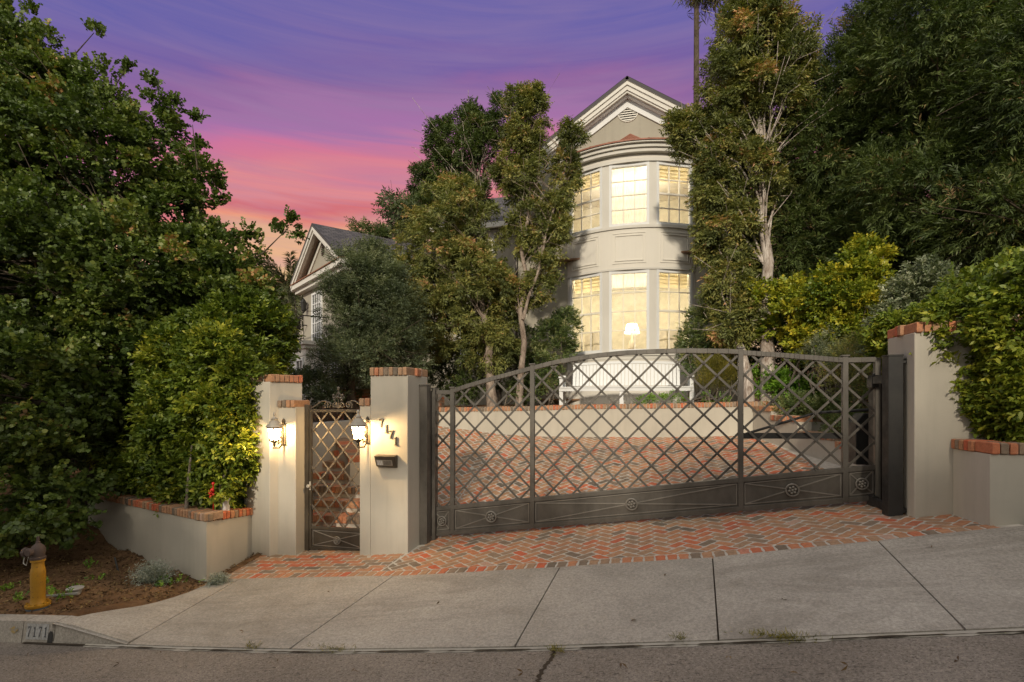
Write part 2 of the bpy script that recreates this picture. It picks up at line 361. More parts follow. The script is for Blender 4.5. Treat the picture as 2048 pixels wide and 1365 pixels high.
M['lf_grass'] = mk_leaf('broom_leaf', [(0, (0.093, 0.101, 0.019)), (0.5, (0.202, 0.186, 0.028)), (1, (0.372, 0.295, 0.054))], 0.55)
M['lf_palm'] = mk_leaf('palm_leaf', [(0, (0.046, 0.062, 0.023)), (0.6, (0.109, 0.116, 0.046)), (1, (0.232, 0.186, 0.078))], 0.5)
M['lf_dry'] = mk_leaf('dry_leaf', [(0, (0.06, 0.035, 0.018)), (0.5, (0.14, 0.08, 0.035)), (1, (0.28, 0.19, 0.08))], 0.8, 0.1)

def mk_slate():
    m = N('slate_roof', 0.8, spec=0.3)
    br = m.n('ShaderNodeTexBrick'); mpn = m.n('ShaderNodeMapping'); uv = m.n('ShaderNodeUVMap'); m.l(uv.outputs[0], mpn.inputs[0])
    m.l(mpn.outputs[0], br.inputs['Vector']); br.inputs['Scale'].default_value = 1.0
    br.inputs['Brick Width'].default_value = 0.28; br.inputs['Row Height'].default_value = 0.16; br.inputs['Mortar Size'].default_value = 0.012
    br.inputs['Color1'].default_value = (0.055, 0.052, 0.055, 1); br.inputs['Color2'].default_value = (0.11, 0.10, 0.10, 1); br.inputs['Mortar'].default_value = (0.015, 0.015, 0.015, 1)
    m.base(br.outputs['Color']); m.bump(br.outputs['Fac'], -0.6, 0.02); return m.mat
M['slate'] = mk_slate()
M['copper'] = mk_metal('copper_roof', (0.19, 0.075, 0.05), (0.32, 0.14, 0.09), 0.6)
def plain(name, c, rough=0.6, metal=0.0, spec=0.4):
    m = N(name, rough, c, metal, spec); a = m.noise(6, 5, 0.6)
    m.base(m.ramp(a, [(0.3, tuple(x*0.85 for x in c)), (0.7, tuple(min(1, x*1.08) for x in c))])); m.bump(m.noise(60, 3), 0.15, 0.003); return m.mat
M['interior'] = plain('interior_wall', (0.70, 0.65, 0.52), 0.9)
M['ceiling'] = plain('interior_ceiling', (0.8, 0.76, 0.66), 0.9)
M['floorwood'] = plain('floor_wood', (0.22, 0.12, 0.06), 0.5)
def mk_hyd():
    m = N('hydrant_yellow', 0.55)
    c = m.ramp(m.noise(5, 6, .7), [(.3, (.29, .145, .007)), (.7, (.42, .215, .010))])
    c = m.mix(m.ramp(m.noise(38, 5, .75), [(.60, (0, 0, 0)), (.66, (1, 1, 1))]), c, (.09, .045, .02))
    c = m.mix(m.ramp(m.noise(9, 6, .8, (1, 1, .3)), [(.52, (0, 0, 0)), (.7, (.6, .6, .6))]), c, (.20, .11, .03))
    m.base(c); m.bump(m.noise(50, 5), .3, .004); return m.mat
M['yellow'] = mk_hyd()
M['rust'] = plain('rusty_iron', (0.085, 0.06, 0.05), 0.8)
M['grey_plastic'] = plain('grey_plastic', (0.34, 0.33, 0.31), 0.6)
M['red'] = plain('red_plastic', (0.6, 0.02, 0.015), 0.5)
M['sticker'] = plain('white_sticker', (0.7, 0.7, 0.68), 0.5)
def mk_worn(name, c, under, lo, hi):
    m = N(name, .85); m.base(m.mix(m.ramp(m.noise(22, 7, .8), [(lo, (0, 0, 0)), (hi, (1, 1, 1))]), c, under)); return m.mat
M['curbpaint'] = mk_worn('worn_white_paint', (0.38, 0.38, 0.37), (.24, .23, .21), .45, .6)
M['yellowspot'] = mk_worn('worn_yellow_paint', (0.36, 0.25, 0.07), (.24, .22, .19), .44, .56)
M['numpaint'] = mk_worn('faded_black_paint', (0.06, 0.06, 0.065), (.22, .22, .22), .5, .62)

M['groove'] = plain('joint_dirt', (0.045, 0.032, 0.02), 0.95)
M['fabric'] = plain('cream_upholstery', (0.72, 0.64, 0.48), 0.9)
M['farwall'] = plain('far_house_stucco', (0.40, 0.36, 0.30), 0.9)
M['clay'] = plain('clay_tile', (0.26, 0.12, 0.07), 0.8)

def mk_glass(name, refl=0.10, tint=(1, 1, 1)):
    m = bpy.data.materials.new(name); m.use_nodes = True; t = m.node_tree; t.nodes.clear()
    o = t.nodes.new('ShaderNodeOutputMaterial'); g = t.nodes.new('ShaderNodeBsdfGlossy'); g.inputs['Roughness'].default_value = 0.03
    tr = t.nodes.new('ShaderNodeBsdfTransparent'); tr.inputs['Color'].default_value = (*tint, 1)
    fr = t.nodes.new('ShaderNodeFresnel'); fr.inputs['IOR'].default_value = 1.5
    a = t.nodes.new('ShaderNodeMath'); a.operation = 'ADD'; a.inputs[1].default_value = refl; t.links.new(fr.outputs[0], a.inputs[0])
    ms = t.nodes.new('ShaderNodeMixShader'); t.links.new(a.outputs[0], ms.inputs[0]); t.links.new(tr.outputs[0], ms.inputs[1]); t.links.new(g.outputs[0], ms.inputs[2])
    t.links.new(ms.outputs[0], o.inputs[0]); return m
M['glass'] = mk_glass('window_glass', 0.06)
def mk_thin(name, c, tp, tl):
    """thin cloth or frosted glass: part see-through, part translucent"""
    m = bpy.data.materials.new(name); m.use_nodes = True; t = m.node_tree; t.nodes.clear()
    o = t.nodes.new('ShaderNodeOutputMaterial'); tr = t.nodes.new('ShaderNodeBsdfTransparent')
    tl_ = t.nodes.new('ShaderNodeBsdfTranslucent'); df = t.nodes.new('ShaderNodeBsdfDiffuse')
    nz_ = t.nodes.new('ShaderNodeTexNoise'); nz_.inputs['Scale'].default_value = 5; nz_.inputs['Detail'].default_value = 4
    tc_ = t.nodes.new('ShaderNodeTexCoord'); t.links.new(tc_.outputs['Object'], nz_.inputs['Vector'])
    rp = t.nodes.new('ShaderNodeValToRGB'); t.links.new(nz_.outputs['Fac'], rp.inputs[0])
    rp.color_ramp.elements[0].position = .35; rp.color_ramp.elements[0].color = (*[x*.86 for x in c], 1); rp.color_ramp.elements[1].position = .65; rp.color_ramp.elements[1].color = (*c, 1)
    t.links.new(rp.outputs[0], tl_.inputs['Color']); t.links.new(rp.outputs[0], df.inputs['Color'])
    m1_ = t.nodes.new('ShaderNodeMixShader'); m1_.inputs[0].default_value = tl
    t.links.new(df.outputs[0], m1_.inputs[1]); t.links.new(tl_.outputs[0], m1_.inputs[2])
    m2_ = t.nodes.new('ShaderNodeMixShader'); m2_.inputs[0].default_value = tp
    t.links.new(m1_.outputs[0], m2_.inputs[1]); t.links.new(tr.outputs[0], m2_.inputs[2]); t.links.new(m2_.outputs[0], o.inputs[0]); return m
M['sheer'] = mk_thin('sheer_curtain', (0.92, 0.88, 0.78), 0.15, 0.65)
M['blind'] = mk_thin('woven_blind', (0.92, 0.86, 0.70), 0.0, 0.75)
M['shade'] = mk_thin('lamp_shade_cloth', (0.95, 0.88, 0.70), 0.0, 0.7)
M['seeded'] = mk_thin('seeded_glass', (1.0, 0.88, 0.62), 0.38, 0.85)
def mk_emit(name, c, s):
    m = bpy.data.materials.new(name); m.use_nodes = True; t = m.node_tree; t.nodes.clear()
    o = t.nodes.new('ShaderNodeOutputMaterial'); em = t.nodes.new('ShaderNodeEmission'); em.inputs[0].default_value = (*c, 1); em.inputs[1].default_value = s
    t.links.new(em.outputs[0], o.inputs[0]); return m
M['bulb'] = mk_emit('lit_bulb', (1.0, 0.78, 0.40), 40)
M['dimglow'] = mk_emit('dim_amber_glow', (1.0, 0.42, 0.12), 2.2)

def lamp(name, loc, power, rad, col, parent=None):
    l = bpy.data.lights.new(name, 'POINT'); l.energy = power; l.shadow_soft_size = rad; l.color = col
    o = bpy.data.objects.new(name, l); C.objects.link(o)
    if parent is not None: o.parent = parent; o.location = Vector(loc)-Vector(parent.location)
    else: o.location = loc
    return o

# ------------------------------------------------------------------ ground sheets
def grid(name, S, D, fz, mat, kind='structure'):
    ss, dd = np.meshgrid(S, D); z = fz(ss, dd); ns, nd = len(S), len(D)
    v = np.stack([ss, dd, z], -1).reshape(-1, 3); i = np.arange(nd-1)[:, None]*ns+np.arange(ns-1)[None]; i = i.ravel()
    f = np.stack([i, i+1, i+1+ns, i+ns], 1)
    me = bpy.data.meshes.new(name); me.from_pydata(v.tolist(), [], f.tolist()); me.materials.append(mat)
    me.polygons.foreach_set('use_smooth', np.ones(len(me.polygons), bool))
    o = bpy.data.objects.new(name, me); C.objects.link(o); o['kind'] = kind; return o
def smooth(a, b, x): t = np.clip((x-a)/(b-a), 0, 1); return t*t*(3-2*t)
def terrain(s, d):
    z = G(s, d)-0.16
    back = 1.70+0*s+smooth(4, 20, s)*4.5*smooth(11, 26, d)-smooth(16, 60, -s)*3+smooth(60, 200, d)*6
    t = smooth(11.35, 11.5, d); z = z*(1-t)+back*t
    pit = smooth(-6.0, -4.9, s)*(1-smooth(-3.4, -2.9, s))*smooth(6.3, 7, d)*(1-smooth(8.6, 9.6, d))   # stair well
    z = z-pit*1.1
    z = np.where((d > 11.5) & (d < 30), z, z)
    return z
grid('ground', np.concatenate([[-400, -200, -90], np.linspace(-40, 40, 161), [90, 200, 400]]),
     np.concatenate([[-200, -60, -20, -9], np.linspace(-8, 34, 170), [40, 60, 120, 400, 900]]), terrain, M['soil'])
road = grid('road', np.linspace(-40, 40, 161), np.concatenate([np.linspace(-7, 3, 21), [3.3, 3.6, DC-0.001]]), lambda s, d: G(s, d)-0.006, M['asphalt'])

# apron slabs with open joints
def joint(xt, yt, xb, yb): return pd(xt, yt, DB)[0], pd(xb, yb, DC)[0]
JT = [(-4.95, -4.9)]+[joint(480, 1162, 255, 1297), joint(787, 1160, 580, 1297), joint(1120, 1140, 1030, 1298), joint(1425, 1120, 1437, 1285), joint(1755, 1092, 1930, 1260)]
JT[0] = (-5.17, -5.64)
FL = lambda s, d: np.interp(s, [-5.62, -4.74], [.175, 0.0])*(1-smooth(4.0, 5.3, d))
def smooth(a, b, x): t = np.clip((x-a)/(b-a), 0, 1); return t*t*(3-2*t)
JT += [(JT[-1][0]+1.45*k, JT[-1][1]+1.45*k) for k in (1, 2, 3, 4, 5)]
sw = MB()
for k in range(len(JT)-1):
    g = 0.006
    n_, q_ = 10, 10
    for i in range(n_):
        for j in range(q_):
            pp = []
            for a, b in ((i, j), (i+1, j), (i+1, j+1), (i, j+1)):
                v_ = b/q_; d_ = (DC+0.0)*(1-v_)+(DB-0.004)*v_
                s0 = JT[k][1]*(1-v_)+JT[k][0]*v_+g; s1 = JT[k+1][1]*(1-v_)+JT[k+1][0]*v_-g
                s_ = s0+(s1-s0)*a/n_
                lip = 0.020 if d_ < DC+0.001 else (0.026 if v_ < 0.15 else 0.026)
                edge = 0.004 if (a in (0, n_)) else 0
                pp.append((s_, d_, float(G(s_, d_))+lip-edge+float(FL(s_, d_))))
            sw.add(pp, [(0, 1, 2, 3)])
    # slab sides
    for s_t, s_b, sg in ((JT[k][0]+g, JT[k][1]+g, 1), (JT[k+1][0]-g, JT[k+1][1]-g, -1)):
        for j in range(q_):
            v0, v1 = j/q_, (j+1)/q_
            a = (s_b*(1-v0)+s_t*v0, DC*(1-v0)+(DB-.004)*v0); b = (s_b*(1-v1)+s_t*v1, DC*(1-v1)+(DB-.004)*v1)
            za, zb = float(G(*a)+FL(*a))+.022, float(G(*b)+FL(*b))+.022
            sw.add([(*a, za-.08), (*b, zb-.08), (*b, zb), (*a, za)], [(0, 1, 2, 3)])
    for i in range(n_):
        s0, s1 = JT[k][1]+g, JT[k+1][1]-g
        a = s0+(s1-s0)*i/n_; b = s0+(s1-s0)*(i+1)/n_
        sw.add([(a, DC, float(G(a, DC))-.08), (b, DC, float(G(b, DC))-.08), (b, DC, float(G(b, DC))+.020), (a, DC, float(G(a, DC))+.020)], [(0, 1, 2, 3)])
struct(sw.build('sidewalk', M['concrete'], smooth=True))
# dirt-filled joints and the crack in the asphalt
jd = grid('joint_dirt', np.linspace(-6.0, 9, 120), np.linspace(DC-.03, DB+.02, 12), lambda s, d: G(s, d)+0.004, M['groove'])
# rough cement lip between the apron and the asphalt
lip = MB(); xs = np.linspace(-5.2, 9, 260)
for a, b in zip(xs[:-1], xs[1:]):
    w = lambda s: 0.028+0.010*math.sin(s*7.3)+0.006*math.sin(s*23+1)+0.004*math.sin(s*61)
    za, zb = float(G(a, DC)), float(G(b, DC))
    lip.add([(a, DC-.004-w(a), za-.004), (b, DC-.004-w(b), zb-.004), (b, DC-.004, zb+.012), (a, DC-.004, za+.012)], [(0, 1, 2, 3)])
struct(lip.build('gutter', plain('old_cement', (0.36, 0.33, 0.28), 0.95), fix=False))
ck = MB(); cp = [(1110, 1300), (1104, 1318), (1090, 1334), (1078, 1350), (1076, 1372), (1062, 1400)]
cpt = []
for x, y in cp:
    r_ = ray(x, y); k_ = 4.0
    for _ in range(30):
        zz = float(G(r_[0]*k_, r_[1]*k_)); k_ = (EYE-zz)/(-r_[2])
    cpt.append((r_[0]*k_, r_[1]*k_))
fine = []
for (a, b) in zip(cpt[:-1], cpt[1:]):
    for t_ in np.linspace(0, 1, 7)[:-1]:
        fine.append((a[0]+(b[0]-a[0])*t_+random.uniform(-.012, .012), a[1]+(b[1]-a[1])*t_))
for i in range(len(fine)-1):
    w0, w1 = 0.010+0.008*random.random(), 0.010+0.008*random.random()
    a, b = fine[i], fine[i+1]
    ck.add([(a[0]-w0, a[1], float(G(*a))-.002), (a[0]+w0, a[1], float(G(*a))-.002), (b[0]+w1, b[1], float(G(*b))-.002), (b[0]-w1, b[1], float(G(*b))-.002)], [(0, 1, 2, 3)])
struct(ck.build('road_crack', M['groove'], fix=False))

# kerb on the left, ramping down into the apron
kb = MB()
ks = [(-12.0, .20), (-8.0, .20), (-7.3, .20), None, (-7.29, .20), (-6.05, .20), None, (-6.038, .20), (-5.63, .20), None, (-5.618, .20), (-5.4, .175), (-4.72, .030)]
for a, b in zip(ks[:-1], ks[1:]):
    if a is None or b is None: continue
    m_ = 6
    for i in range(m_):
        q = []
        for t_ in (i/m_, (i+1)/m_):
            s_ = a[0]+(b[0]-a[0])*t_; h = a[1]+(b[1]-a[1])*t_; z = float(G(s_, DC))
            q.append((s_, h, z))
        (s0, h0, z0), (s1, h1, z1) = q
        kb.hexa([(s0, DC-.01, z0-.1), (s1, DC-.01, z1-.1), (s1, DC+.17, z1-.1), (s0, DC+.17, z0-.1),
                 (s0, DC+.025, z0+h0), (s1, DC+.025, z1+h1), (s1, DC+.165, z1+h1+.008), (s0, DC+.165, z0+h0+.008)])
kerb = struct(kb.build('kerb', M['concrete'], fix=False))

# soil bank, left
PC = np.array([[-6.3, 4.08, -.32], [-8, 4.08, -.62], [-5.6, 4.08, -.30],  [-5.394, 5.50, -.44], [-6.5, 5.85, -.40], [-7.4, 6.1, -.33],
               [-8.7, 6.45, -.10], [-10, 6.5, -.2], [-12, 5, -.9], [-6.0, 4.8, -.36], [-7, 5.0, -.40], [-8.2, 5.3, -.40], [-12, 9, .2], [-9, 9, .6], [-5.2, 5.45, -.40]])
def soilz(s, d):
    out = np.zeros_like(s); w = np.zeros_like(s)
    for p in PC:
        q = 1/(((s-p[0])**2+(d-p[1])**2)**1.5+.002); out += q*p[2]; w += q
    z = out/w
    z += 0.018*np.sin(s*9+d*5)*np.sin(d*11-s*3)+0.010*np.sin(s*27+2*np.sin(d*19))+0.03*np.sin(s*3.1+1)*np.sin(d*3.7)
    edge = np.clip((d-4.07)/.25, 0, 1)
    kz = np.interp(s, *TAB[DC])+np.interp(s, [-5.62, -5.4, -4.72], [.20, .175, .030])
    z = z*edge+(kz-.012)*(1-edge)
    # keep it under the concrete to the right
    lim = np.interp(d, [4.05, 5.42], [-5.62, -5.16]); cz = G(s, d)+.026+FL(s, d)
    t = smooth(-.5, -.03, s-lim); z = z*(1-t)+(cz+.012)*t
    t = smooth(-.03, .05, s-lim); z = z*(1-t)+(cz-.06)*t
    return z
grid('soil_bank', np.linspace(-12, -4.75, 150), np.linspace(4.07, 9, 100), soilz, M['soil'])

# ------------------------------------------------------------------ bricks
def tint(): return min(1, max(0, random.choice([random.gauss(.38, .12), random.gauss(.55, .12), random.gauss(.80, .10), random.gauss(.10, .08), random.gauss(.45, .1), random.gauss(.58, .12), random.uniform(0, 1)])))
def clip_poly(poly, clip):
    out = poly
    n = len(clip)
    for i in range(n):
        a, b = clip[i], clip[(i+1) % n]; inp = out; out = []
        if not inp: return []
        ins = lambda p: (b[0]-a[0])*(p[1]-a[1])-(b[1]-a[1])*(p[0]-a[0]) >= 0
        for j in range(len(inp)):
            p, q = inp[j], inp[(j+1) % len(inp)]
            ip, iq = ins(p), ins(q)
            if ip: out.append(p)
            if ip != iq:
                d1 = (b[0]-a[0])*(p[1]-a[1])-(b[1]-a[1])*(p[0]-a[0]); d2 = (b[0]-a[0])*(q[1]-a[1])-(b[1]-a[1])*(q[0]-a[0])
                t_ = d1/(d1-d2); out.append((p[0]+(q[0]-p[0])*t_, p[1]+(q[1]-p[1])*t_))
    return out
def area(p): return 0.5*sum(p[i][0]*p[(i+1) % len(p)][1]-p[(i+1) % len(p)][0]*p[i][1] for i in range(len(p)))
def flat_brick(mb, rect, clips, fz, gap, h, m=0):
    for cl in clips:
        p = clip_poly(rect, cl)
        if len(p) < 3 or area(p) < 0.0012: continue
        cx_ = sum(q[0] for q in p)/len(p); cy_ = sum(q[1] for q in p)/len(p)
        # densify for soft worn edges
        pts = []
        for i in range(len(p)):
            a, b = p[i], p[(i+1) % len(p)]; L = math.hypot(b[0]-a[0], b[1]-a[1])
            if L < .01: continue
            ts = (.10, .5, .90) if L > .12 else (.16, .84)
            for t_ in ts: pts.append((a[0]+(b[0]-a[0])*t_+random.gauss(0, .0022), a[1]+(b[1]-a[1])*t_+random.gauss(0, .0022)))
        if len(pts) < 3: continue
        ins = lambda q, g: (cx_+(q[0]-cx_)*(1-g/max(.02, abs(q[0]-cx_)+abs(q[1]-cy_))), cy_+(q[1]-cy_)*(1-g/max(.02, abs(q[0]-cx_)+abs(q[1]-cy_))))
        o_ = [ins(q, gap) for q in pts]; i_ = [ins(q, gap+.010) for q in pts]
        n = len(pts); tl = random.gauss(0, .0012); tx, ty = random.gauss(0, .012), random.gauss(0, .012)
        v = [(q[0], q[1], float(fz(*q))-.012) for q in o_]+[(q[0], q[1], float(fz(*q))+h*.55) for q in o_]+[(q[0], q[1], float(fz(*q))+h+tl+(q[0]-cx_)*tx+(q[1]-cy_)*ty) for q in i_]
        tt = tint()
        mb.add(v, [list(range(2*n, 3*n))]+[(i, (i+1) % n, (i+1) % n+n, i+n) for i in range(n)]+[(i+n, (i+1) % n+n, (i+1) % n+2*n, i+2*n) for i in range(n)], m, tt)
def herring(mb, clips, fz, w=0.112, gap=.017, h=.006, ang=R(45), o=(0, 0)):
    xs = [p[0] for c in clips for p in c]; ys = [p[1] for c in clips for p in c]
    x0, x1, y0, y1 = min(xs)-.4, max(xs)+.4, min(ys)-.4, max(ys)+.4
    ca, sa = math.cos(ang), math.sin(ang); span = int((abs(x1-x0)+abs(y1-y0))/w)+6
    cx_, cy_ = (x0+x1)/2, (y0+y1)/2
    for i in range(-span, span):
        for j in range(-span//2, span//2):
            bx, by = i+2*j, i-2*j
            if abs(bx) > span or abs(by) > span: continue
            for r_ in ((0, 0, 2, 1), (2, -1, 3, 1)):
                q = [((bx+a)*w, (by+b)*w) for a, b in ((r_[0], r_[1]), (r_[2], r_[1]), (r_[2], r_[3]), (r_[0], r_[3]))]
                p = [(cx_+a*ca-b*sa, cy_+a*sa+b*ca) for a, b in q]
                mx_, my_ = (p[0][0]+p[2][0])/2, (p[0][1]+p[2][1])/2
                if mx_ < x0 or mx_ > x1 or my_ < y0 or my_ > y1: continue
                flat_brick(mb, p, clips, fz, gap, h)
GZ = lambda s, d: G(s, d)
bricks = MB()
SB = .112
# border of headers along the concrete
s_ = -4.70
while s_ < 2.95:
    flat_brick(bricks, [(s_, DB), (s_+SB, DB), (s_+SB, DB+.22), (s_, DB+.22)], [[(-4.72, DB), (3.2, DB), (3.2, 7), (-4.72, 7)]], GZ, .014, .008); s_ += SB
# herringbone apron in front of the vehicle gate
herring(bricks, [[(-3.0, DB+.22), (2.98, DB+.22), (2.98, 6.12), (2.65, 6.92), (-2.86, 6.92), (-2.95, 6.3)]], GZ)
flat_poly = [(-5.38, DB+.22), (-3.0, DB+.22), (-2.96, 6.3), (-3.67, 6.35), (-3.67, 6.85), (-4.65, 6.85), (-4.65, 6.35), (-5.0, 6.2)]
row = 0; y_ = DB+.22
while y_ < 6.9:
    x_ = -5.6+(.112 if row % 2 else 0)
    xl = -4.72-(.55 if y_ < 6.25 else 0); xr = -3.0
    cl = [(max(-5.36, xl)+(.1 if y_ > 6 else 0), y_), (xr, y_), (xr, y_+SB), (max(-5.36, xl)+(.1 if y_ > 6 else 0), y_+SB)] if y_ < 6.3 else [(-4.65, y_), (-3.67, y_), (-3.67, y_+SB), (-4.65, y_+SB)]
    while x_ < -2.9:
        flat_brick(bricks, [(x_, y_), (x_+.224, y_), (x_+.224, y_+SB), (x_, y_+SB)], [cl], GZ, .014, .007); x_ += .224
    y_ += SB; row += 1
# strip left of the header border, next to the planter
for k in range(6): flat_brick(bricks, [(-4.72-.112*(k+1), DB), (-4.72-.112*k, DB), (-4.72-.112*k, DB+.22), (-4.72-.112*(k+1), DB+.22)], [[(-5.36, DB), (-4.72, DB), (-4.72, 6), (-5.36, 6)]], GZ, .014, .008)
# right wedge beside the right pillar
# driveway behind the gate
herring(bricks, [[(-3.35, 6.95), (-2.95, 6.95), (-2.95, 8.0), (-3.35, 8.2)]], GZ)
herring(bricks, [[(-2.95, 6.92), (2.9, 6.92), (2.78, 8.95), (2.3, 10.6), (2.2, 11.28), (-2.95, 11.28)]], GZ)
herring(bricks, [[(-7.0, 9.6), (-4.6, 9.2), (-4.6, 11.28), (-7.0, 11.28)]], GZ)
herring(bricks, [[(-4.6, 9.2), (-3.35, 8.2), (-2.95, 8.0), (-2.95, 11.28), (-4.6, 11.28)]], GZ)
drv = struct(bricks.build('driveway', [M['brick']], fix=False))
mo = grid('driveway_bed', np.linspace(-5.35, 3.2, 90), np.linspace(DB+.003, 6.92, 24), lambda s, d: G(s, d)+.002, M['mortar'])
mo2 = grid('driveway_bed', np.linspace(-3.36, 3.1, 70), np.linspace(6.92, 11.3, 40), lambda s, d: G(s, d)+.002, M['mortar'])
mo3 = MB()
for i in range(20):
    for j in range(12):
        q = []
        for a, b in ((i, j), (i+1, j), (i+1, j+1), (i, j+1)):
            s0 = -7+4.02*a/20; dlo = np.interp(s0, [-7, -4.6, -2.95], [9.6, 9.2, 8.0]); dd = dlo+(11.3-dlo)*b/12
            q.append((s0, dd, float(G(s0, dd))+.002))
        mo3.add(q, [(0, 1, 2, 3)])
struct(mo3.build('driveway_bed', M['mortar'], fix=False))

# ------------------------------------------------------------------ rowlock brick caps
def cap_run(mb, p0, p1, z0, z1, wid, h=.105, over=.02, pitch=.067, side=1):
    """bricks on edge laid across a wall top from p0 to p1 (outer face line); wall body lies to the left (side=1) or right"""
    p0 = np.array(p0, float); p1 = np.array(p1, float); L = np.linalg.norm(p1-p0); dr = (p1-p0)/L; nr = np.array([-dr[1], dr[0]])*side
    n = max(1, round(L/pitch)); st = L/n; p0_, p1_ = p0, p1; p0 = p0+dr*.014; p1 = p1-dr*.014
    mb.hexa([(*(p0-nr*(over-.020)), z0+.004), (*(p1-nr*(over-.020)), z1+.004), (*(p1+nr*(wid+over-.020)), z1+.004), (*(p0+nr*(wid+over-.020)), z0+.004),
             (*(p0-nr*(over-.020)), z0+h-.016), (*(p1-nr*(over-.020)), z1+h-.016), (*(p1+nr*(wid+over-.020)), z1+h-.016), (*(p0+nr*(wid+over-.020)), z0+h-.016)], 1)
    p0, p1 = p0_, p1_
    for i in range(n):
        a = p0+dr*(st*i+.0065); b = p0+dr*(st*(i+1)-.0065); za = z0+(z1-z0)*(i+.5)/n
        o_ = over+random.uniform(-.003, .006); hh = h+random.uniform(-.004, .005); t_ = tint()
        e_ = .009
        q = []
        for (zz, k) in ((za, 0), (za+e_, -e_), (za+hh-e_, -e_), (za+hh, 0)):
            kk = e_+k
            aa = a+dr*kk; bb = b-dr*kk
            q.append([(*(aa-nr*(o_-kk)), zz), (*(bb-nr*(o_-kk)), zz), (*(bb+nr*(wid+o_-kk)), zz), (*(aa+nr*(wid+o_-kk)), zz)])
        v = sum(q, []); fs = [(3, 2, 1, 0), (12, 13, 14, 15)]
        for r_ in range(3):
            for c_ in range(4): fs.append((r_*4+c_, r_*4+(c_+1) % 4, r_*4+4+(c_+1) % 4, r_*4+4+c_))
        mb.add(v, fs, 0, t_)
def pillar_cap(mb, c4, z, h=.105, over=.025, w=.2):
    """four corners ccw (outer face), rowlock rim around the top and a mortar bed in the middle"""
    c4 = [np.array(c, float) for c in c4]
    for i in (0, 2):
        cap_run(mb, c4[i], c4[(i+1) % 4], z, z, w, h, over, side=1)
    for i in (1, 3):
        a, b = c4[i], c4[(i+1) % 4]; dr = (b-a)/np.linalg.norm(b-a)
        if np.linalg.norm(b-a) > 2*w+.1: cap_run(mb, a+dr*(w+over), b-dr*(w+over), z, z, w, h, over, side=1)
    cc = sum(c4)/4; mb.slab([tuple(cc+(c-cc)*.75) for c in c4], z+.004, z+h-.014, 1)
def rot4(p, u, w, v_, l): p = np.array(p); u = np.array(u); v_ = np.array(v_); return [tuple(p), tuple(p+u*w), tuple(p+u*w+v_*l), tuple(p+v_*l)]

def pillar(name, label, corners, ztop, cap_h=.105, depth=.5, group='stucco gate pillars with brick caps'):
    z0 = min(float(G(*c)) for c in corners)-.3
    o = thing(name, label, 'pillar', (corners[0][0], corners[0][1], float(G(*corners[0]))), group)
    b = MB(); b.slab(corners, z0, ztop-cap_h+.004); b.build('shaft', M['stucco'], o, bevel=.008)
    c = MB(); pillar_cap(c, corners, ztop-cap_h, cap_h); c.build('brick_cap', [M['brick'], M['mortar']], o)
    return o
zt = pd(815, 735, 6.3)[2]
pillar('gate_pillar', 'stucco pillar with brick cap carrying the numerals 7171, between the two gates', [(-3.51, 6.30), (-2.972, 6.30), (-2.972, 6.94), (-3.51, 6.94)], zt)
P0 = np.array([-4.99, 6.20])
pillar('gate_pillar', 'tall angled stucco pillar behind the hedge, left of the small pedestrian gate', rot4(P0, (.5, .866), .46, (-.957, .29), .6), 2.27)
pillar('gate_pillar', 'wide stucco pillar beside the black steel post at the right end of the gate', [(2.654, 6.12), (3.35, 6.12), (3.35, 6.72), (2.654, 6.72)], pd(1829, 645, 6.12)[2])
# low jambs of the pedestrian gate
def jamb(label, s0, s1, zt_, d0=6.302, d1=6.60):
    c = [(s0, d0), (s1, d0), (s1, d1), (s0, d1)]
    o = thing('gate_jamb', label, 'pillar', (s0, d0, float(G(s0, d0))), 'low stucco jambs of the pedestrian gate')
    b = MB(); b.slab(c, float(G(s0, d0))-.3, zt_-.095); b.build('shaft', M['stucco'], o, bevel=.006)
    k = MB(); cap_run(k, (s0-.0, d0), (s1, d0), zt_-.1, zt_-.1, d1-d0, .1, .022); k.build('brick_cap', [M['brick'], M['mortar']], o)
jamb('low stucco jamb with brick top carrying the left lantern', -4.93, -4.65, 1.915)
jamb('narrow low stucco jamb with brick top joined to the numbered pillar', -3.67, -3.512, 1.94)

# left planter
NC = pk(413, 800, 6.70)[:2]; FC = pk(503, 800, 7.43)[:2]; LC = pk(175, 800, 8.47)[:2]
o = thing('planter_wall', 'low stucco planter wall with brick cap under the left hedge', 'wall', (*NC, -.45))
b = MB()
FC2 = FC+(FC-NC)/np.linalg.norm(FC-NC)*.03
dl = (LC-NC)/np.linalg.norm(LC-NC); ds_ = (FC-NC)/np.linalg.norm(FC-NC)
nl = np.array([dl[1], -dl[0]]); nl = nl if nl[1] > 0 else -nl
ns = np.array([ds_[1], -ds_[0]]); ns = ns if ns[0] < 0 else -ns
inner = NC+nl*.2/abs(nl[1])*.9+ns*.2
def q2(a): return (float(a[0]), float(a[1]))
b.slab([q2(LC), q2(NC), q2(inner), q2(LC+nl*.2)], [-.9, -.9, -.9, -.9], [.36, .36, .36, .36])
b.slab([q2(NC), q2(FC2), q2(FC2+ns*.2), q2(inner)], [-.9]*4, [.36, .285, .285, .36])
b.build('wall', M['stucco'], o)
c = MB(); cap_run(c, LC, NC, .362, .362, .2, .1, .018, side=1); c.build('brick_cap', [M['brick'], M['mortar']], o)
c = MB(); cap_run(c, NC+ds_*.02, FC2, .360, .285, .2, .1, .02, side=1); c.build('brick_cap', [M['brick'], M['mortar']], o)
sb = MB(); sb.slab([q2(LC+nl*.19), q2(inner), q2(FC2+ns*.19), (-5.2, 6.9), (-6, 8.5), (-10, 9)], .1, .33); struct(sb.build('planter_soil', M['soil']))

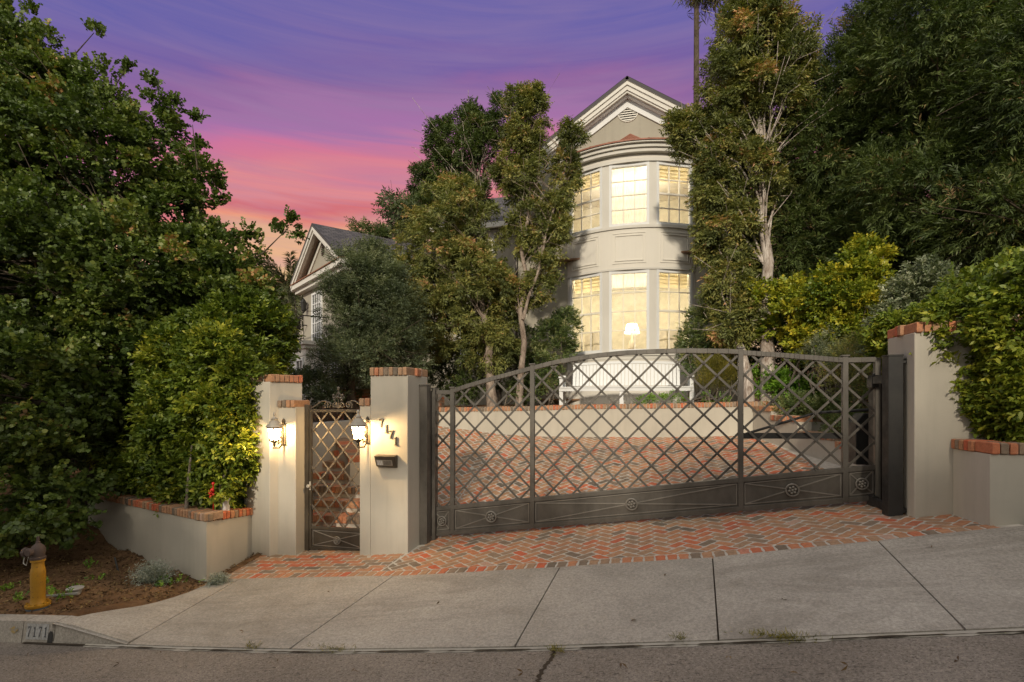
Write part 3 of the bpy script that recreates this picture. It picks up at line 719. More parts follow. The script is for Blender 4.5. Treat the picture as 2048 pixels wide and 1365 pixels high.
# right planter
RC = [(2.984, 5.548), (6.5, 5.548), (6.5, 5.75), (2.984, 5.75)]
o = thing('planter_wall', 'low stucco planter wall with brick cap under the right hedge', 'wall', (2.984, 5.548, .8))
b = MB(); b.slab([(2.984, 5.548), (6.5, 5.548), (6.5, 5.76), (3.20, 5.76), (3.20, 6.118), (2.984, 6.118)], .3, [1.435]*6); b.build('wall', M['stucco'], o)
c = MB(); cap_run(c, (2.984, 5.548), (6.5, 5.548), 1.437, 1.437, .2, .1, .02); c.build('brick_cap', [M['brick'], M['mortar']], o)
c = MB(); cap_run(c, (2.984, 6.115), (2.984, 5.775), 1.437, 1.437, .2, .1, .02); c.build('brick_cap', [M['brick'], M['mortar']], o)
sb = MB(); sb.slab([(3.2, 5.75), (9, 5.75), (9, 9), (3.4, 9), (3.4, 6.2)], .6, 1.38); struct(sb.build('planter_soil', M['soil']))
sb = MB(); sb.bb(3.35, 9, 6.6, 6.8, .6, 2.5); tag(sb.build('garden_wall', M['stucco']), 'stucco garden wall running behind the right hedge', 'wall')

# retaining wall of the terrace
o = thing('retaining_wall', 'long low stucco retaining wall with brick cap below the white bench', 'wall', (-4.5, DW, 1.2))
wx = [(878, 815.5), (1045, 813), (1174, 809), (1320, 807.5), (1473, 804), (1538, 803)]
wp = [pd(x, y, DW) for x, y in wx]; b = MB(); c = MB()
for a, e_ in zip(wp[:-1], wp[1:]):
    b.slab([(a[0], DW), (e_[0], DW), (e_[0], DW+.24), (a[0], DW+.24)], .5, [a[2]-.095, e_[2]-.095, e_[2]-.095, a[2]-.095])
    cap_run(c, (a[0], DW), (e_[0], DW), a[2]-.1, e_[2]-.1, .24, .1, .02)
b.build('wall', M['stucco'], o); c.build('brick_cap', [M['brick'], M['mortar']], o)
# brick pier at its left end
def brick_block(mb, x0, x1, y0, y1, z0, z1, bh=.075, bl=.21):
    mb.bb(x0+.008, x1-.008, y0+.008, y1-.008, z0, z1-.005, 1)
    nr = int((z1-z0)/bh)
    for r_ in range(nr):
        za = z0+r_*bh+.005; zb = za+bh-.01; off = (r_ % 2)*bl/2
        x = x0-off
        while x < x1:
            a, e_ = max(x0, x)+.004, min(x1, x+bl)-.004
            if e_-a > .03: mb.bb(a, e_, y0+random.uniform(-.003, .003), y0+.1, za, zb, 0, tint())
            x += bl
        y = y0+.1-off
        while y < y1:
            a, e_ = max(y0+.105, y), min(y1, y+bl)-.008
            if e_-a > .03: mb.bb(x1-.1, x1+random.uniform(-.003, .003), a, e_, za, zb, 0, tint()); mb.bb(x0, x0+.1, a, e_, za, zb, 0, tint())
            y += bl
bb_ = MB(); brick_block(bb_, -5.1, wp[0][0], DW-.05, DW+.35, 1.1, 2.06); tag(bb_.build('brick_pier', [M['brick'], M['mortar']]), 'brick pier at the left end of the terrace retaining wall', 'pier')
# stepped walls on the right of the driveway
o = thing('stepped_wall', 'stucco wall with brick cap stepping down beside the driveway on the right', 'wall', (2.2, 10.6, 1.1))
b = MB(); c = MB()
segs = [((2.12, 11.28), (2.30, 10.6), 1.80), ((2.30, 10.6), (2.52, 9.75), 1.64), ((2.52, 9.75), (2.80, 8.80), 1.40), ((2.80, 8.80), (3.02, 7.3), 1.30)]
for p0, p1, z1 in segs:
    p0 = np.array(p0); p1 = np.array(p1); dr = (p1-p0)/np.linalg.norm(p1-p0); nr = np.array([-dr[1], dr[0]])
    b.slab([q2(p0), q2(p1), q2(p1+nr*.24), q2(p0+nr*.24)], .4, z1-.095)
    cap_run(c, p0, p1, z1-.1, z1-.1, .24, .1, .02)
cap_run(c, (2.34, 10.0), (3.1, 10.02), 1.54, 1.54, .24, .1, .02); b.bb(2.5, 3.1, 10.0, 10.24, .8, 1.538)
b.build('wall', M['stucco'], o); c.build('brick_cap', [M['brick'], M['mortar']], o)
# terrace and right garden bed soil
grid('garden_bed', np.linspace(-4.6, 10, 60), np.linspace(DW+.2, 16.5, 30), lambda s, d: 1.76+.02*np.sin(s*5+d*3)+smooth(2.4, 7, s)*.8+0*d, M['soil'])
def bedz(s, d):
    return 1.25+smooth(8.5, 11.5, d)*.45+smooth(3.2, 7, s)*1.1+.02*np.sin(s*6)*np.sin(d*5)
grid('garden_bed', np.linspace(2.98, 10, 40), np.linspace(6.85, 11.6, 30), bedz, M['soil'])

# ------------------------------------------------------------------ steps behind the pedestrian gate
o = thing('brick_steps', 'worn brick steps climbing behind the pedestrian gate', 'steps', (-4.15, 6.9, -.1))
for k in range(7):
    mb = MB(); d0 = 6.95+.3*k-.12; z1 = -.03+.168*k; s0, s1 = -5.0-.18*k, -3.62-.10*k
    if k == 0: z1 = -.02
    mb.bb(s0, s1, d0+.02, d0+.55, z1-.22, z1-.01, 1)
    n_ = int((s1-s0)/.072)
    for i in range(n_):
        a = s0+(s1-s0)*i/n_; e_ = s0+(s1-s0)*(i+1)/n_
        mb.bb(a+.004, e_-.004, d0+random.uniform(-.005, .005), d0+.21, z1-.10, z1+random.uniform(-.003, .003), 0, tint())
        mb.bb(a+.004, e_-.004, d0+.218, d0+.34, z1-.05, z1-.002+random.uniform(-.003, .003), 0, tint())
    mb.build('step', [M['brick'], M['mortar']], o)
def wall_path(name, label, pts, zt_, zb, th, cap=True):
    o = thing(name, label, 'wall', (*pts[0], zb)); b = MB(); c = MB()
    for i in range(len(pts)-1):
        p0, p1 = np.array(pts[i]), np.array(pts[i+1]); dr = (p1-p0)/np.linalg.norm(p1-p0); nr = np.array([-dr[1], dr[0]])
        b.slab([q2(p0), q2(p1), q2(p1+nr*th), q2(p0+nr*th)], zb, [zt_[i]-.095, zt_[i+1]-.095, zt_[i+1]-.095, zt_[i]-.095])
        if cap: cap_run(c, p0, p1, zt_[i]-.1, zt_[i+1]-.1, th, .1, .02)
    b.build('wall', M['stucco'], o)
    if cap: c.build('brick_cap', [M['brick'], M['mortar']], o)
    return o
ap = [(700, 915, 7.9), (688, 893, 8.4), (672, 878, 8.8), (652, 868, 9.15), (632, 866, 9.35), (608, 872, 9.5), (580, 880, 9.6)]
ap = [pd(*a) for a in ap]
wall_path('stair_wall', 'curved dark brick coping arching down beside the brick steps', [q2(a) for a in ap][::-1], [a[2] for a in ap][::-1], -.3, .2)
b = MB(); b.bb(-3.56, -3.36, 6.94, 7.9, -.4, .85); b.bb(-5.9, -5.6, 6.8, 10, -.4, 1.5)
tag(b.build('stair_side_wall', M['stucco']), 'plain stucco side walls flanking the brick steps', 'wall')
b = MB(); brick_block(b, -7.2, -5.2, 11.3, 11.6, 1.2, 2.2); tag(b.build('brick_wall', [M['brick'], M['mortar']]), 'low brick wall seen across the drive above the pedestrian gate', 'wall')

# ------------------------------------------------------------------ vehicle gate
gp = lambda x, y: pd(x, y, DG)
TOP = np.array([gp(*p)[[0, 2]] for p in [(865, 785), (904, 785), (905, 783), (930, 774), (981, 759), (1060, 738), (1110, 725), (1194, 711.5), (1250, 706), (1320, 703), (1377, 702), (1473, 703.5), (1486, 706), (1570, 711.6), (1683, 721), (1696, 721), (1752, 719.7)]])
MID = np.array([gp(*p)[[0, 2]] for p in [(865, 1018.5), (1753, 934)]])
BOT = np.array([gp(*p)[[0, 2]] for p in [(865, 1068.5), (1757, 995)]])
ft = lambda s: float(np.interp(s, TOP[:, 0], TOP[:, 1])); fm = lambda s: float(np.interp(s, MID[:, 0], MID[:, 1])); fb = lambda s: float(np.interp(s, BOT[:, 0], BOT[:, 1]))
posts = [gp(x, 900)[0] for x in (866, 905.5, 1065, 1481, 1689.5, 1754)]
gate = thing('driveway_gate', 'wide arched dark grey metal driveway gate with diamond lattice', 'gate', (posts[0], DG, fb(posts[0])))
fr = MB(); T_ = .055
for i, s_ in enumerate(posts):
    zt_ = ft(s_)+(.045 if 0 < i < 5 else .02); w_ = .042 if i in (0,) else .058
    fr.bb(s_-w_/2, s_+w_/2, DG-.033, DG+.033, fb(s_)-.02, zt_)
    if 0 < i < 5: fr.bb(s_-.042, s_+.042, DG-.045, DG+.045, zt_-.002, zt_+.016)
ss = np.concatenate([np.linspace(posts[i], posts[i+1], 10 if i in (1, 3) else (26 if i == 2 else 3))[:-1] for i in range(5)]+[[posts[-1]]])
def rail(mb, f, h, dd, s0, s1, off=0., n=30, dz=0.):
    xs_ = np.linspace(s0, s1, n)
    for a, e_ in zip(xs_[:-1], xs_[1:]):
        mb.hexa([(a, DG-dd+off, f(a)-h/2+dz), (e_, DG-dd+off, f(e_)-h/2+dz), (e_, DG+dd+off, f(e_)-h/2+dz), (a, DG+dd+off, f(a)-h/2+dz),
                 (a, DG-dd+off, f(a)+h/2+dz), (e_, DG-dd+off, f(e_)+h/2+dz), (e_, DG+dd+off, f(e_)+h/2+dz), (a, DG+dd+off, f(a)+h/2+dz)])
for i in range(5):
    a, e_ = posts[i]+.02, posts[i+1]-.02
    rail(fr, ft, .058, .030, a, e_, n=3 if i in (0, 4) else 22)
    rail(fr, fm, .056, .030, a, e_, n=2); rail(fr, fb, .062, .030, a, e_, n=2)
fr.build('frame', M['gate'], gate, bevel=.003)
PS, PZ = .3145, .321
z_at = lambda s: 1.722+.018*(s-.101)
def lattice(mb, s0, s1, ftop, fbot, S0, ps, pz, zf, d_, w=.026, th=.010, ros=True, rb=None):
    sl = pz/ps
    for sg in (1, -1):
        c0 = -40
        while c0 < 40:
            # line: z - zf(s) = sg*sl*(s-S0) + c0*pz
            xs_ = np.linspace(s0, s1, 400); zz = zf(xs_)+sg*sl*(xs_-S0)+c0*pz
            ins = np.array([fbot(a) < q < ftop(a) for a, q in zip(xs_, zz)])
            idx = np.where(ins)[0]
            if len(idx) > 3:
                for grp in np.split(idx, np.where(np.diff(idx) > 1)[0]+1):
                    if len(grp) > 3:
                        i0, i1 = grp[0], grp[-1]
                        mb.bar((xs_[i0], d_+sg*.006, zz[i0]), (xs_[i1], d_+sg*.006, zz[i1]), w, th, (0, 1, 0))
            c0 += 1
    if ros:
        for i in range(-40, 41):
            for j in range(-16, 17):
                s_ = S0+i*ps/2; z_ = zf(s_)+j*pz/2
                if (i+j) % 2: continue
                if s0-.005 < s_ < s1+.005 and fbot(s_)+.02 < z_ < ftop(s_)-.03:
                    tgt = rb if rb is not None else mb
                    for k in range(6):
                        q = k*math.pi/3; tgt.sphere((s_+.013*math.cos(q), d_-.017, z_+.013*math.sin(q)), .0085, 4)
                    tgt.sphere((s_, d_-.022, z_), .008, 4)
                    tgt.box((s_, d_-.012, z_), (.036, .008, .036))
la = MB(); ro = MB()
for i in range(5):
    lattice(la, posts[i]+.02, posts[i+1]-.02, lambda s: ft(s)-.02, lambda s: fm(s)+.02, .101, PS, PZ, z_at, DG, rb=ro)
la.build('lattice', M['gate'], gate); ro.build('lattice_rosettes', M['gate'], gate)
def rosette(mb, c, r_, n=(0, -1, 0)):
    ring = [(c[0]+r_*math.cos(a), c[1]-.012, c[2]+r_*math.sin(a)) for a in np.linspace(0, 2*math.pi, 25)]
    mb.tube(ring, r_*.16, 6, cap=False)
    mb.box((c[0], c[1], c[2]), (r_*.9, .02, r_*.9))
    for k in range(6):
        q = k*math.pi/3+.3; mb.sphere((c[0]+r_*.50*math.cos(q), c[1]-.018, c[2]+r_*.52*math.sin(q)), r_*.24, 6)
    mb.sphere((c[0], c[1]-.022, c[2]), r_*.22, 6)
for i in range(5):
    a, e_ = posts[i]+.03, posts[i+1]-.03; kp = MB()
    g0 = lambda s: fb(s)+.03; g1 = lambda s: fm(s)-.028
    kp.hexa([(a, DG-.008, g0(a)), (e_, DG-.008, g0(e_)), (e_, DG+.008, g0(e_)), (a, DG+.008, g0(a)), (a, DG-.008, g1(a)), (e_, DG-.008, g1(e_)), (e_, DG+.008, g1(e_)), (a, DG+.008, g1(a))])
    po = kp.build('kick_panel', M['gate'], gate)
    mo_ = MB(); i_ = .018; cor = [(a+i_, g0(a)+i_+.008), (e_-i_, g0(e_)+i_+.008), (e_-i_, g1(e_)-i_), (a+i_, g1(a)-i_)]
    for k in range(4): p, q = cor[k], cor[(k+1) % 4]; mo_.bar((p[0], DG-.014, p[1]), (q[0], DG-.014, q[1]), .010, .012)
    mo_.bar((cor[0][0], DG-.0145, cor[0][1]), (cor[2][0], DG-.0145, cor[2][1]), .013, .010); mo_.bar((cor[1][0], DG-.016, cor[1][1]), (cor[3][0], DG-.016, cor[3][1]), .013, .010)
    mo_.build('molding', M['gate_lt'], po); mo_2 = MB()
    rosette(mo_2, ((a+e_)/2, DG-.028, (g0((a+e_)/2)+g1((a+e_)/2))/2), .062 if i in (0, 4) else .070)
    mo_2.build('rosette', M['gate_lt'], po, smooth=True)
# swing arm and cross bar behind the gate
ar = MB(); A1 = pd(1492, 868, 7.15); A2 = pd(1632, 826, 7.45); A3 = pd(1760, 819, 7.3)
ar.tube([A1, A2], .016, 8); ar.tube([A2, A3], .020, 8); ar.sphere(A2, .03, 8)
ar.build('opener_arm', M['black'], gate)
cb = MB(); q0 = pd(1486, 872, DG+.06); q1 = pd(1690, 872, DG+.06); cb.bar(q0, q1, .07, .03); cb.build('cross_bar', M['black'], gate)

# posts
def steel_post(label, s0, s1, d0, d1, z0, z1, cap=.02, mat='gate', extra=None):
    o = thing('steel_post', label, 'post', ((s0+s1)/2, d0, z0), 'steel posts of the driveway gate')
    b = MB(); b.bb(s0, s1, d0, d1, z0-.1, z1); b.build('shaft', M[mat], o, bevel=.004)
    c = MB(); c.bb(s0-cap, s1+cap, d0-cap, d1+cap, z1+.001, z1+.02); c.build('post_cap', M[mat], o, bevel=.003)
    if extra: extra(o)
pz = lambda x, d: pd(x, 800, d)[0]
steel_post('square grey steel post against the numbered pillar', -2.968, -2.86, 6.66, 6.80, -.09, pd(838, 772, 6.66)[2])
steel_post('thin grey steel stop post at the left end of the driveway gate', -2.865, -2.815, 6.83, 6.95, -.06, pd(851, 779, 6.9)[2], .004)
def hinges(o):
    for y in (760, 1000):
        h = MB(); z = pd(1765, y, DG)[2]; h.bb(2.535, 2.59, 6.425, 6.86, z-.05, z+.035); h.bb(2.53, 2.60, 6.80, DG+.03, z-.09, z+.05)
        h.tube([(2.555, DG-.09, z-.1), (2.555, DG-.09, z+.07)], .018, 8); h.build('hinge', M['black'], o, bevel=.004)
    w = MB(); z = float(G(2.6, 6.6)); 
    
    for zz_ in (z+.06, pd(1795, 722, 6.3)[2]): w = MB(); w.box((2.634, 6.30, zz_), (.038, .04, .045)); w.build('mounting_bracket', M['black'], o)
steel_post('thick black steel hinge post beside the right pillar', 2.48, 2.615, 6.26, 6.42, float(G(2.5, 6.3)), pd(1790, 713, 6.26)[2], .004, 'black', hinges)
b = MB(); b.bb(2.64, 2.74, 6.99, 7.2, .6, 2.2); tag(b.build('gate_post', M['black'], bevel=.004), 'black steel inner post behind the hinge end of the driveway gate', 'post')

# gate operator box
o = thing('gate_opener', 'black slope-topped gate opener box behind the lattice on the right', 'gate opener', (2.6, 7.5, .8))
g0_, g1_ = pd(1712, 930, 7.45), pd(1762, 832, 7.45)
b = MB(); x0, x1, zb_, zt_ = g0_[0], g1_[0]+.1, g0_[2], g1_[2]
b.prism([(x0, zb_), (x1, zb_), (x1, zt_+.02), (x0+.09, zt_+.03), (x0, zt_-.09)], 7.45, 7.75); b.build('housing', M['black'], o, bevel=.01)
s_ = MB(); s_.bb(x0+.16, x0+.215, 7.440, 7.449, zb_+.42, zb_+.53); st_o = s_.build('sticker', M['sticker'], o)
s_ = MB(); s_.bb(x0+.175, x0+.20, 7.436, 7.4395, zb_+.455, zb_+.515); s_.build('sticker_print', M['numpaint'], st_o)

# ------------------------------------------------------------------ pedestrian gate
DP = 6.52
L0 = pd(606, 900, DP)[0]+.0; L1 = -3.675
zb_ = pd(660, 1101, DP)[2]; zt_ = pd(660, 819, DP)[2]; zm_ = pd(660, 1057, DP)[2]
L0 = -4.645
pg = thing('pedestrian_gate', 'narrow bronze pedestrian gate with diamond lattice and scroll crest', 'gate', ((L0+L1)/2, DP, zb_))
f_ = MB()
f_.bb(L0, L0+.06, DP-.03, DP+.03, zb_-.03, zt_+.06); f_.bb(L0+.065, L0+.10, DP-.02, DP+.02, zb_, zt_); f_.bb(L1-.035, L1, DP-.02, DP+.02, zb_, zt_)
f_.bb(L0+.10, L1-.035, DP-.02, DP+.02, zt_-.04, zt_); f_.bb(L0+.10, L1-.035, DP-.02, DP+.02, zm_-.02, zm_+.02); f_.bb(L0+.10, L1-.035, DP-.02, DP+.02, zb_, zb_+.04)
f_.build('frame', M['bronze'], pg, bevel=.003)
la = MB(); lattice(la, L0+.10, L1-.035, lambda s: zt_-.03, lambda s: zm_+.015, -4.16, .236, .272, lambda s: zm_+.15+0*s, DP, w=.020, th=.009); la.build('lattice', M['bronze_lt'], pg)
k = MB(); k.bb(L0+.10, L1-.035, DP-.006, DP+.006, zb_+.04, zm_-.02); kp = k.build('kick_panel', M['bronze'], pg)
k = MB(); a, e_ = L0+.125, L1-.06; cz = [(a, zb_+.06), (e_, zb_+.06), (e_, zm_-.04), (a, zm_-.04)]
for i in range(4): p, q = cz[i], cz[(i+1) % 4]; k.bar((p[0], DP-.012, p[1]), (q[0], DP-.012, q[1]), .008, .010)
k.bar((a, DP-.0125, cz[0][1]), (e_, DP-.0125, cz[2][1]), .010, .009); k.bar((e_, DP-.014, cz[1][1]), (a, DP-.014, cz[3][1]), .010, .009)
k.build('molding', M['gate_lt'], kp)
k = MB(); rosette(k, ((a+e_)/2, DP-.024, (zb_+zm_)/2), .05); k.build('rosette', M['gate_lt'], kp, smooth=True)
k = MB(); kz = pd(612, 971, DP)[2]; k.lathe([(.012, 0), (.012, .03), (.028, .04), (.028, .05), (.02, .062)], (0, 0, 0), 14)
k.v = [(L0+.083+p[0], DP-.02-p[2], kz+p[1]) for p in k.v]; k.bb(L0+.07, L0+.097, DP-.026, DP-.0205, kz-.06, kz+.06); k.build('door_knob', M['silver'], pg, smooth=True)
# crest: two long sweeps, four scrolls and a finial bouquet
k = MB(); cxs = (L0+.10+L1-.035)/2; hw = (L1-L0)/2-.05
def scroll(cx_, cz_, r_, turns, dirn, start, n=26):
    return [(cx_+dirn*r_*(1-.75*t)*math.cos(start+turns*2*math.pi*t), DP, cz_+r_*(1-.75*t)*math.sin(start+turns*2*math.pi*t)) for t in np.linspace(0, 1, n)]
for sg in (-1, 1):
    k.tube([(cxs+sg*hw, DP, zt_+.01), (cxs+sg*hw*.8, DP, zt_+.06), (cxs+sg*hw*.6, DP, zt_+.115), (cxs+sg*hw*.47, DP, zt_+.12), (cxs+sg*hw*.38, DP, zt_+.09), (cxs+sg*hw*.38, DP, zt_+.05)], .009, 6)
    k.tube(scroll(cxs+sg*.16, zt_+.06, .058, 1.3, sg, -.8), .008, 6)
    k.tube(scroll(cxs+sg*.055, zt_+.055, .05, 1.3, -sg, -.8), .008, 6)
    k.tube([(cxs+sg*.02, DP, zt_+.02), (cxs+sg*.06, DP, zt_+.14), (cxs+sg*.035, DP, zt_+.2), (cxs+sg*.005, DP, zt_+.24)], .007, 6)
    k.tube(scroll(cxs+sg*.06, zt_+.16, .032, 1.2, sg, 0), .006, 6)
    for q in (.16, .2, .13): k.sphere((cxs+sg*random.uniform(.02, .07), DP-.01, zt_+q), .016, 6)
k.tube([(cxs, DP, zt_), (cxs, DP, zt_+.27)], .008, 6); k.sphere((cxs, DP, zt_+.29), .018, 8, sz=1.6); k.sphere((cxs, DP-.012, zt_+.17), .022, 8)
k.build('scroll_crest', M['bronze_lt'], pg)

# ------------------------------------------------------------------ lanterns
def lantern(label, s_, d_wall, proj, zc):
    d_ = d_wall-proj
    o = thing('wall_lantern', label, 'lantern', (s_, d_wall, zc), 'lit wall lanterns at the pedestrian gate')
    c = (s_, d_, zc)
    g = MB(); g.lathe([(.064, -.10), (.094, .062)], c, 6); go = g.build('glass', M['seeded'], o); 
    fr_ = MB()
    for k_ in range(6):
        q = 2*math.pi*k_/6
        fr_.bar((c[0]+.062*math.cos(q), c[1]+.062*math.sin(q), zc-.10), (c[0]+.09*math.cos(q), c[1]+.09*math.sin(q), zc+.064), .010, .010)
    fr_.lathe([(.02, -.145), (.035, -.125), (.066, -.112), (.070, -.100)], c, 12); fr_.lathe([(.0925, .058), (.104, .072), (.097, .085)], c, 12)
    fr_.sphere((c[0], c[1], zc-.165), .018, 8, sz=1.4)
    fr_.build('cage', M['bronze'], o)
    rf = MB(); rf.lathe([(.112, .078), (.108, .092), (.075, .125), (.058, .155), (.040, .170), (.040, .182), (.052, .188), (.028, .198), (.018, .21), (.012, .235)], c, 16)
    rf.sphere((c[0], c[1], zc+.25), .019, 8, sz=1.5); rf.build('roof', M['pewter'], o, smooth=True)
    bk = MB(); bk.bb(s_-.035, s_+.035, d_wall-.022, d_wall-.002, zc-.17, zc+.11); bk.sphere((s_, d_wall-.015, zc+.145), .022, 8, sz=1.8)
    bk.tube([(s_, d_wall-.02, zc-.15), (s_, d_wall-.10, zc-.215), (s_, d_-.02, zc-.205), (s_, d_, zc-.165)], .011, 8)
    bk.tube([(s_, d_wall-.02, zc+.06), (s_, d_wall-.08, zc+.03), (s_, d_wall-.10, zc-.05), (s_, d_wall-.06, zc-.09), (s_, d_wall-.045, zc-.05)], .009, 8)
    bk.tube([(s_, d_wall-.02, zc-.02), (s_, d_wall-.07, zc-.13), (s_, d_wall-.13, zc-.16), (s_, d_wall-.12, zc-.12)], .009, 8)
    bk.build('bracket', M['bronze'], o)
    bl = MB(); bl.sphere((c[0], c[1], zc-.02), .026, 10, sz=1.5); bl.build('bulb', M['bulb'], o)
    lamp('lantern_light', (c[0], c[1], zc+.035), LANTERN_W, .03, (1.0, .66, .31), o)
LANTERN_W = 185
lantern('glowing lantern on the low jamb left of the pedestrian gate', -4.834, 6.302, .20, pd(549, 866, 6.1)[2])
lantern('glowing lantern on the numbered pillar right of the pedestrian gate', -3.545, 6.30, .25, pd(716, 863, 6.05)[2])

# ------------------------------------------------------------------ numerals and intercom
D7 = [(0.05, .78), (.09, 1.0), (.62, 1.0), (.62, .90), (.50, .68), (.38, .40), (.34, 0), (.17, 0), (.22, .34), (.34, .62), (.46, .86), (.20, .86), (.13, .78)]
D1 = [(.12, 0), (.12, .07), (.25, .09), (.25, .80), (.12, .76), (.12, .84), (.36, 1.0), (.40, 1.0), (.40, .09), (.54, .07), (.54, 0)]
def digit(mb, ch, x, z, h, d0, d1, m=0):
    mb.prism([(x+p[0]*h*.92, z+p[1]*h) for p in (D7 if ch == '7' else D1)], d0, d1, m)
hn = thing('house_number', 'dark metal numerals 7171 stepping down the pillar face', 'house number', (-3.3, 6.3, 1.5))
for ch, x, y in (('7', 758, 855), ('1', 768, 867), ('7', 777.5, 878), ('1', 787, 891)):
    p = pd(x, y, 6.29); mb = MB(); digit(mb, ch, p[0], p[2], .110, 6.280, 6.2985); mb.build('numeral', M['bronze'], hn)
ic = thing('intercom', 'small bronze intercom box with keypad below the numerals', 'intercom', (-3.35, 6.3, 1.1))
a0 = pd(750, 912, 6.22); a1 = pd(790, 936, 6.22)
x0, x1, z1, z0 = a0[0], a1[0], a0[2], a1[2]
mb = MB()
mb.add([(x0, 6.298, z0-.01), (x1, 6.298, z0-.01), (x1, 6.298, z1+.01), (x0, 6.298, z1+.01), (x0+.01, 6.235, z0+.01), (x1-.03, 6.235, z0+.01), (x1-.0, 6.19, z1), (x0, 6.19, z1)],
       [(3, 2, 1, 0), (4, 5, 6, 7), (0, 1, 5, 4), (1, 2, 6, 5), (2, 3, 7, 6), (3, 0, 4, 7)]); mb.build('housing', M['bronze'], ic, bevel=.004)
n_ = np.array([0, -(z1-z0-.01), .045]); n_ /= np.linalg.norm(n_)
def icp(u, v, o_=.003): # u,v in 0..1 on sloped face
    a = np.array([x0+.012+(x1-x0-.035)*u, 6.235-.045*v, z0+.014+(z1-z0-.02)*v]); return a+np.array([0, -1, -.2])*o_
mb = MB(); mb.add([icp(.05, .08), icp(.95, .08), icp(.95, .66), icp(.05, .66)], [(0, 1, 2, 3)]); fp = mb.build('face_plate', M['pewter'], ic, fix=False)
mb = MB()
for i in range(3):
    for j in range(4):
        u, v = .12+i*.10, .14+j*.12; mb.add([icp(u, v, .006), icp(u+.07, v, .006), icp(u+.07, v+.08, .006), icp(u, v+.08, .006)], [(0, 1, 2, 3)])
mb.build('keypad', M['sticker'], ic, fix=False)
mb = MB()
for i in range(9): u = .46+i*.05; mb.add([icp(u, .15, .006), icp(u+.02, .15, .006), icp(u+.02, .58, .006), icp(u, .58, .006)], [(0, 1, 2, 3)])
mb.build('speaker_grille', M['black'], ic, fix=False)
# painted kerb number
mb = MB()
def kerbpt(s_, h): z = float(G(s_, DC)); f_ = h/.20; return (s_, DC-.01+(.035)*((h+.1)/.30)-.004, z+h)
def kquad(mb, s0, s1, h0, h1, off=0.): mb.add([tuple(np.array(kerbpt(a, h))-np.array([0, off, 0])) for a, h in ((s0, h0), (s1, h0), (s1, h1), (s0, h1))], [(0, 1, 2, 3)])
kquad(mb, -5.99, -5.70, .03, .18); kn = tag(mb.build('painted_kerb_number', M['curbpaint'], fix=False), 'faded black 7171 on a white patch painted on the kerb', 'painted number')
mb = MB()
for i, ch in enumerate('7171'):
    x0_ = -5.975+i*.072
    pts = [(x0_+p[0]*.078, .055+p[1]*.1) for p in (D7 if ch == '7' else D1)]
    mb.add([tuple(np.array(kerbpt(a, h))-np.array([0, .003, 0])) for a, h in pts], [list(range(len(pts)))])
mb.build('painted_digits', M['numpaint'], kn, fix=False)

mb = MB(); cs, ch_ = -6.16, .115
mb.add([tuple(np.array(kerbpt(cs+.055*math.cos(a)*(1+.2*math.sin(3*a)), ch_+.03*math.sin(a)*(1+.2*math.cos(4*a))))-np.array([0, .002, 0])) for a in np.linspace(0, 2*math.pi, 19)[:-1]], [list(range(18))])
tag(mb.build('painted_spot', M['yellowspot'], fix=False), 'small faded yellow paint spot on the kerb left of the number', 'paint mark')
mb = MB(); mb.add([tuple(np.array(kerbpt(a, h))-np.array([0, .003, 0])) for a, h in ((-5.70, .0), (-5.63, .0), (-5.63, .07), (-5.645, .11), (-5.675, .115), (-5.695, .08))], [list(range(6))])
tag(mb.build('drain_outlet', M['black'], fix=False), 'small dark drain outlet in the kerb beside the painted number', 'drain')
# ------------------------------------------------------------------ hydrant
def pgr(x, y, fz):
    r_ = ray(x, y); k_ = 5.0
    for _ in range(40): k_ = (EYE-float(fz(np.array(r_[0]*k_), np.array(r_[1]*k_))))/(-r_[2])
    return np.array([r_[0]*k_, r_[1]*k_, EYE+r_[2]*k_])
hb = pgr(76, 1216, soilz); hc = (hb[0], hb[1], hb[2]-.0)
kk = 5.4/1050*1.0
HR = .86
hy = thing('fire_hydrant', 'yellow fire hydrant with rusty top standing in the soil by the kerb', 'hydrant', hc)
b = MB(); b.lathe([(.078, .05), (.066, .07), (.064, .12), (.066, .36), (.067, .39), (.062, .42), (.055, .45), (.053, .50), (.066, .505), (.066, .525), (.05, .53)], hc, 24); b.build('barrel', M['yellow'], hy, smooth=True)
b = MB(); b.lathe([(.106, 0.02), (.110, .03), (.110, .048), (.09, .052)], hc, 24)
for i in range(8): q = i*math.pi/4; b.lathe([(.013, .05), (.013, .07)], (hc[0]+.092*math.cos(q), hc[1]+.092*math.sin(q), hc[2]), 6)
b.build('base_flange', M['yellow'], hy, smooth=True)
b = MB(); b.lathe([(.103, -.06), (.103, .02)], hc, 24); b.build('foot_ring', plain('blue_grey_paint', (.07, .10, .13), .6), hy)
b = MB(); b.lathe([(.068, .527), (.070, .535), (.070, .55), (.058, .556), (.060, .58), (.066, .60), (.064, .64), (.05, .67), (.034, .685), (.020, .70), (.020, .715), (.013, .72), (.013, .77)], hc, 20); b.build('bonnet', M['rust'], hy, smooth=True)
b = MB(); b.tube([(hc[0]-.04, hc[1]-.01, hc[2]+.60), (hc[0]-.12, hc[1]-.03, hc[2]+.60)], .042, 14); b.tube([(hc[0]-.115, hc[1]-.029, hc[2]+.60), (hc[0]-.145, hc[1]-.037, hc[2]+.60)], .05, 8); b.tube([(hc[0], hc[1]-.05, hc[2]+.62), (hc[0]+.01, hc[1]-.11, hc[2]+.62)], .035, 12); b.build('outlet_cap', M['rust'], hy)
b = MB(); b.tube([(hc[0]-.13, hc[1]-.04, hc[2]+.57), (hc[0]-.12, hc[1]-.06, hc[2]+.49), (hc[0]-.08, hc[1]-.06, hc[2]+.47), (hc[0]-.06, hc[1]-.05, hc[2]+.56)], .006, 6); b.build('chain', M['silver'], hy)
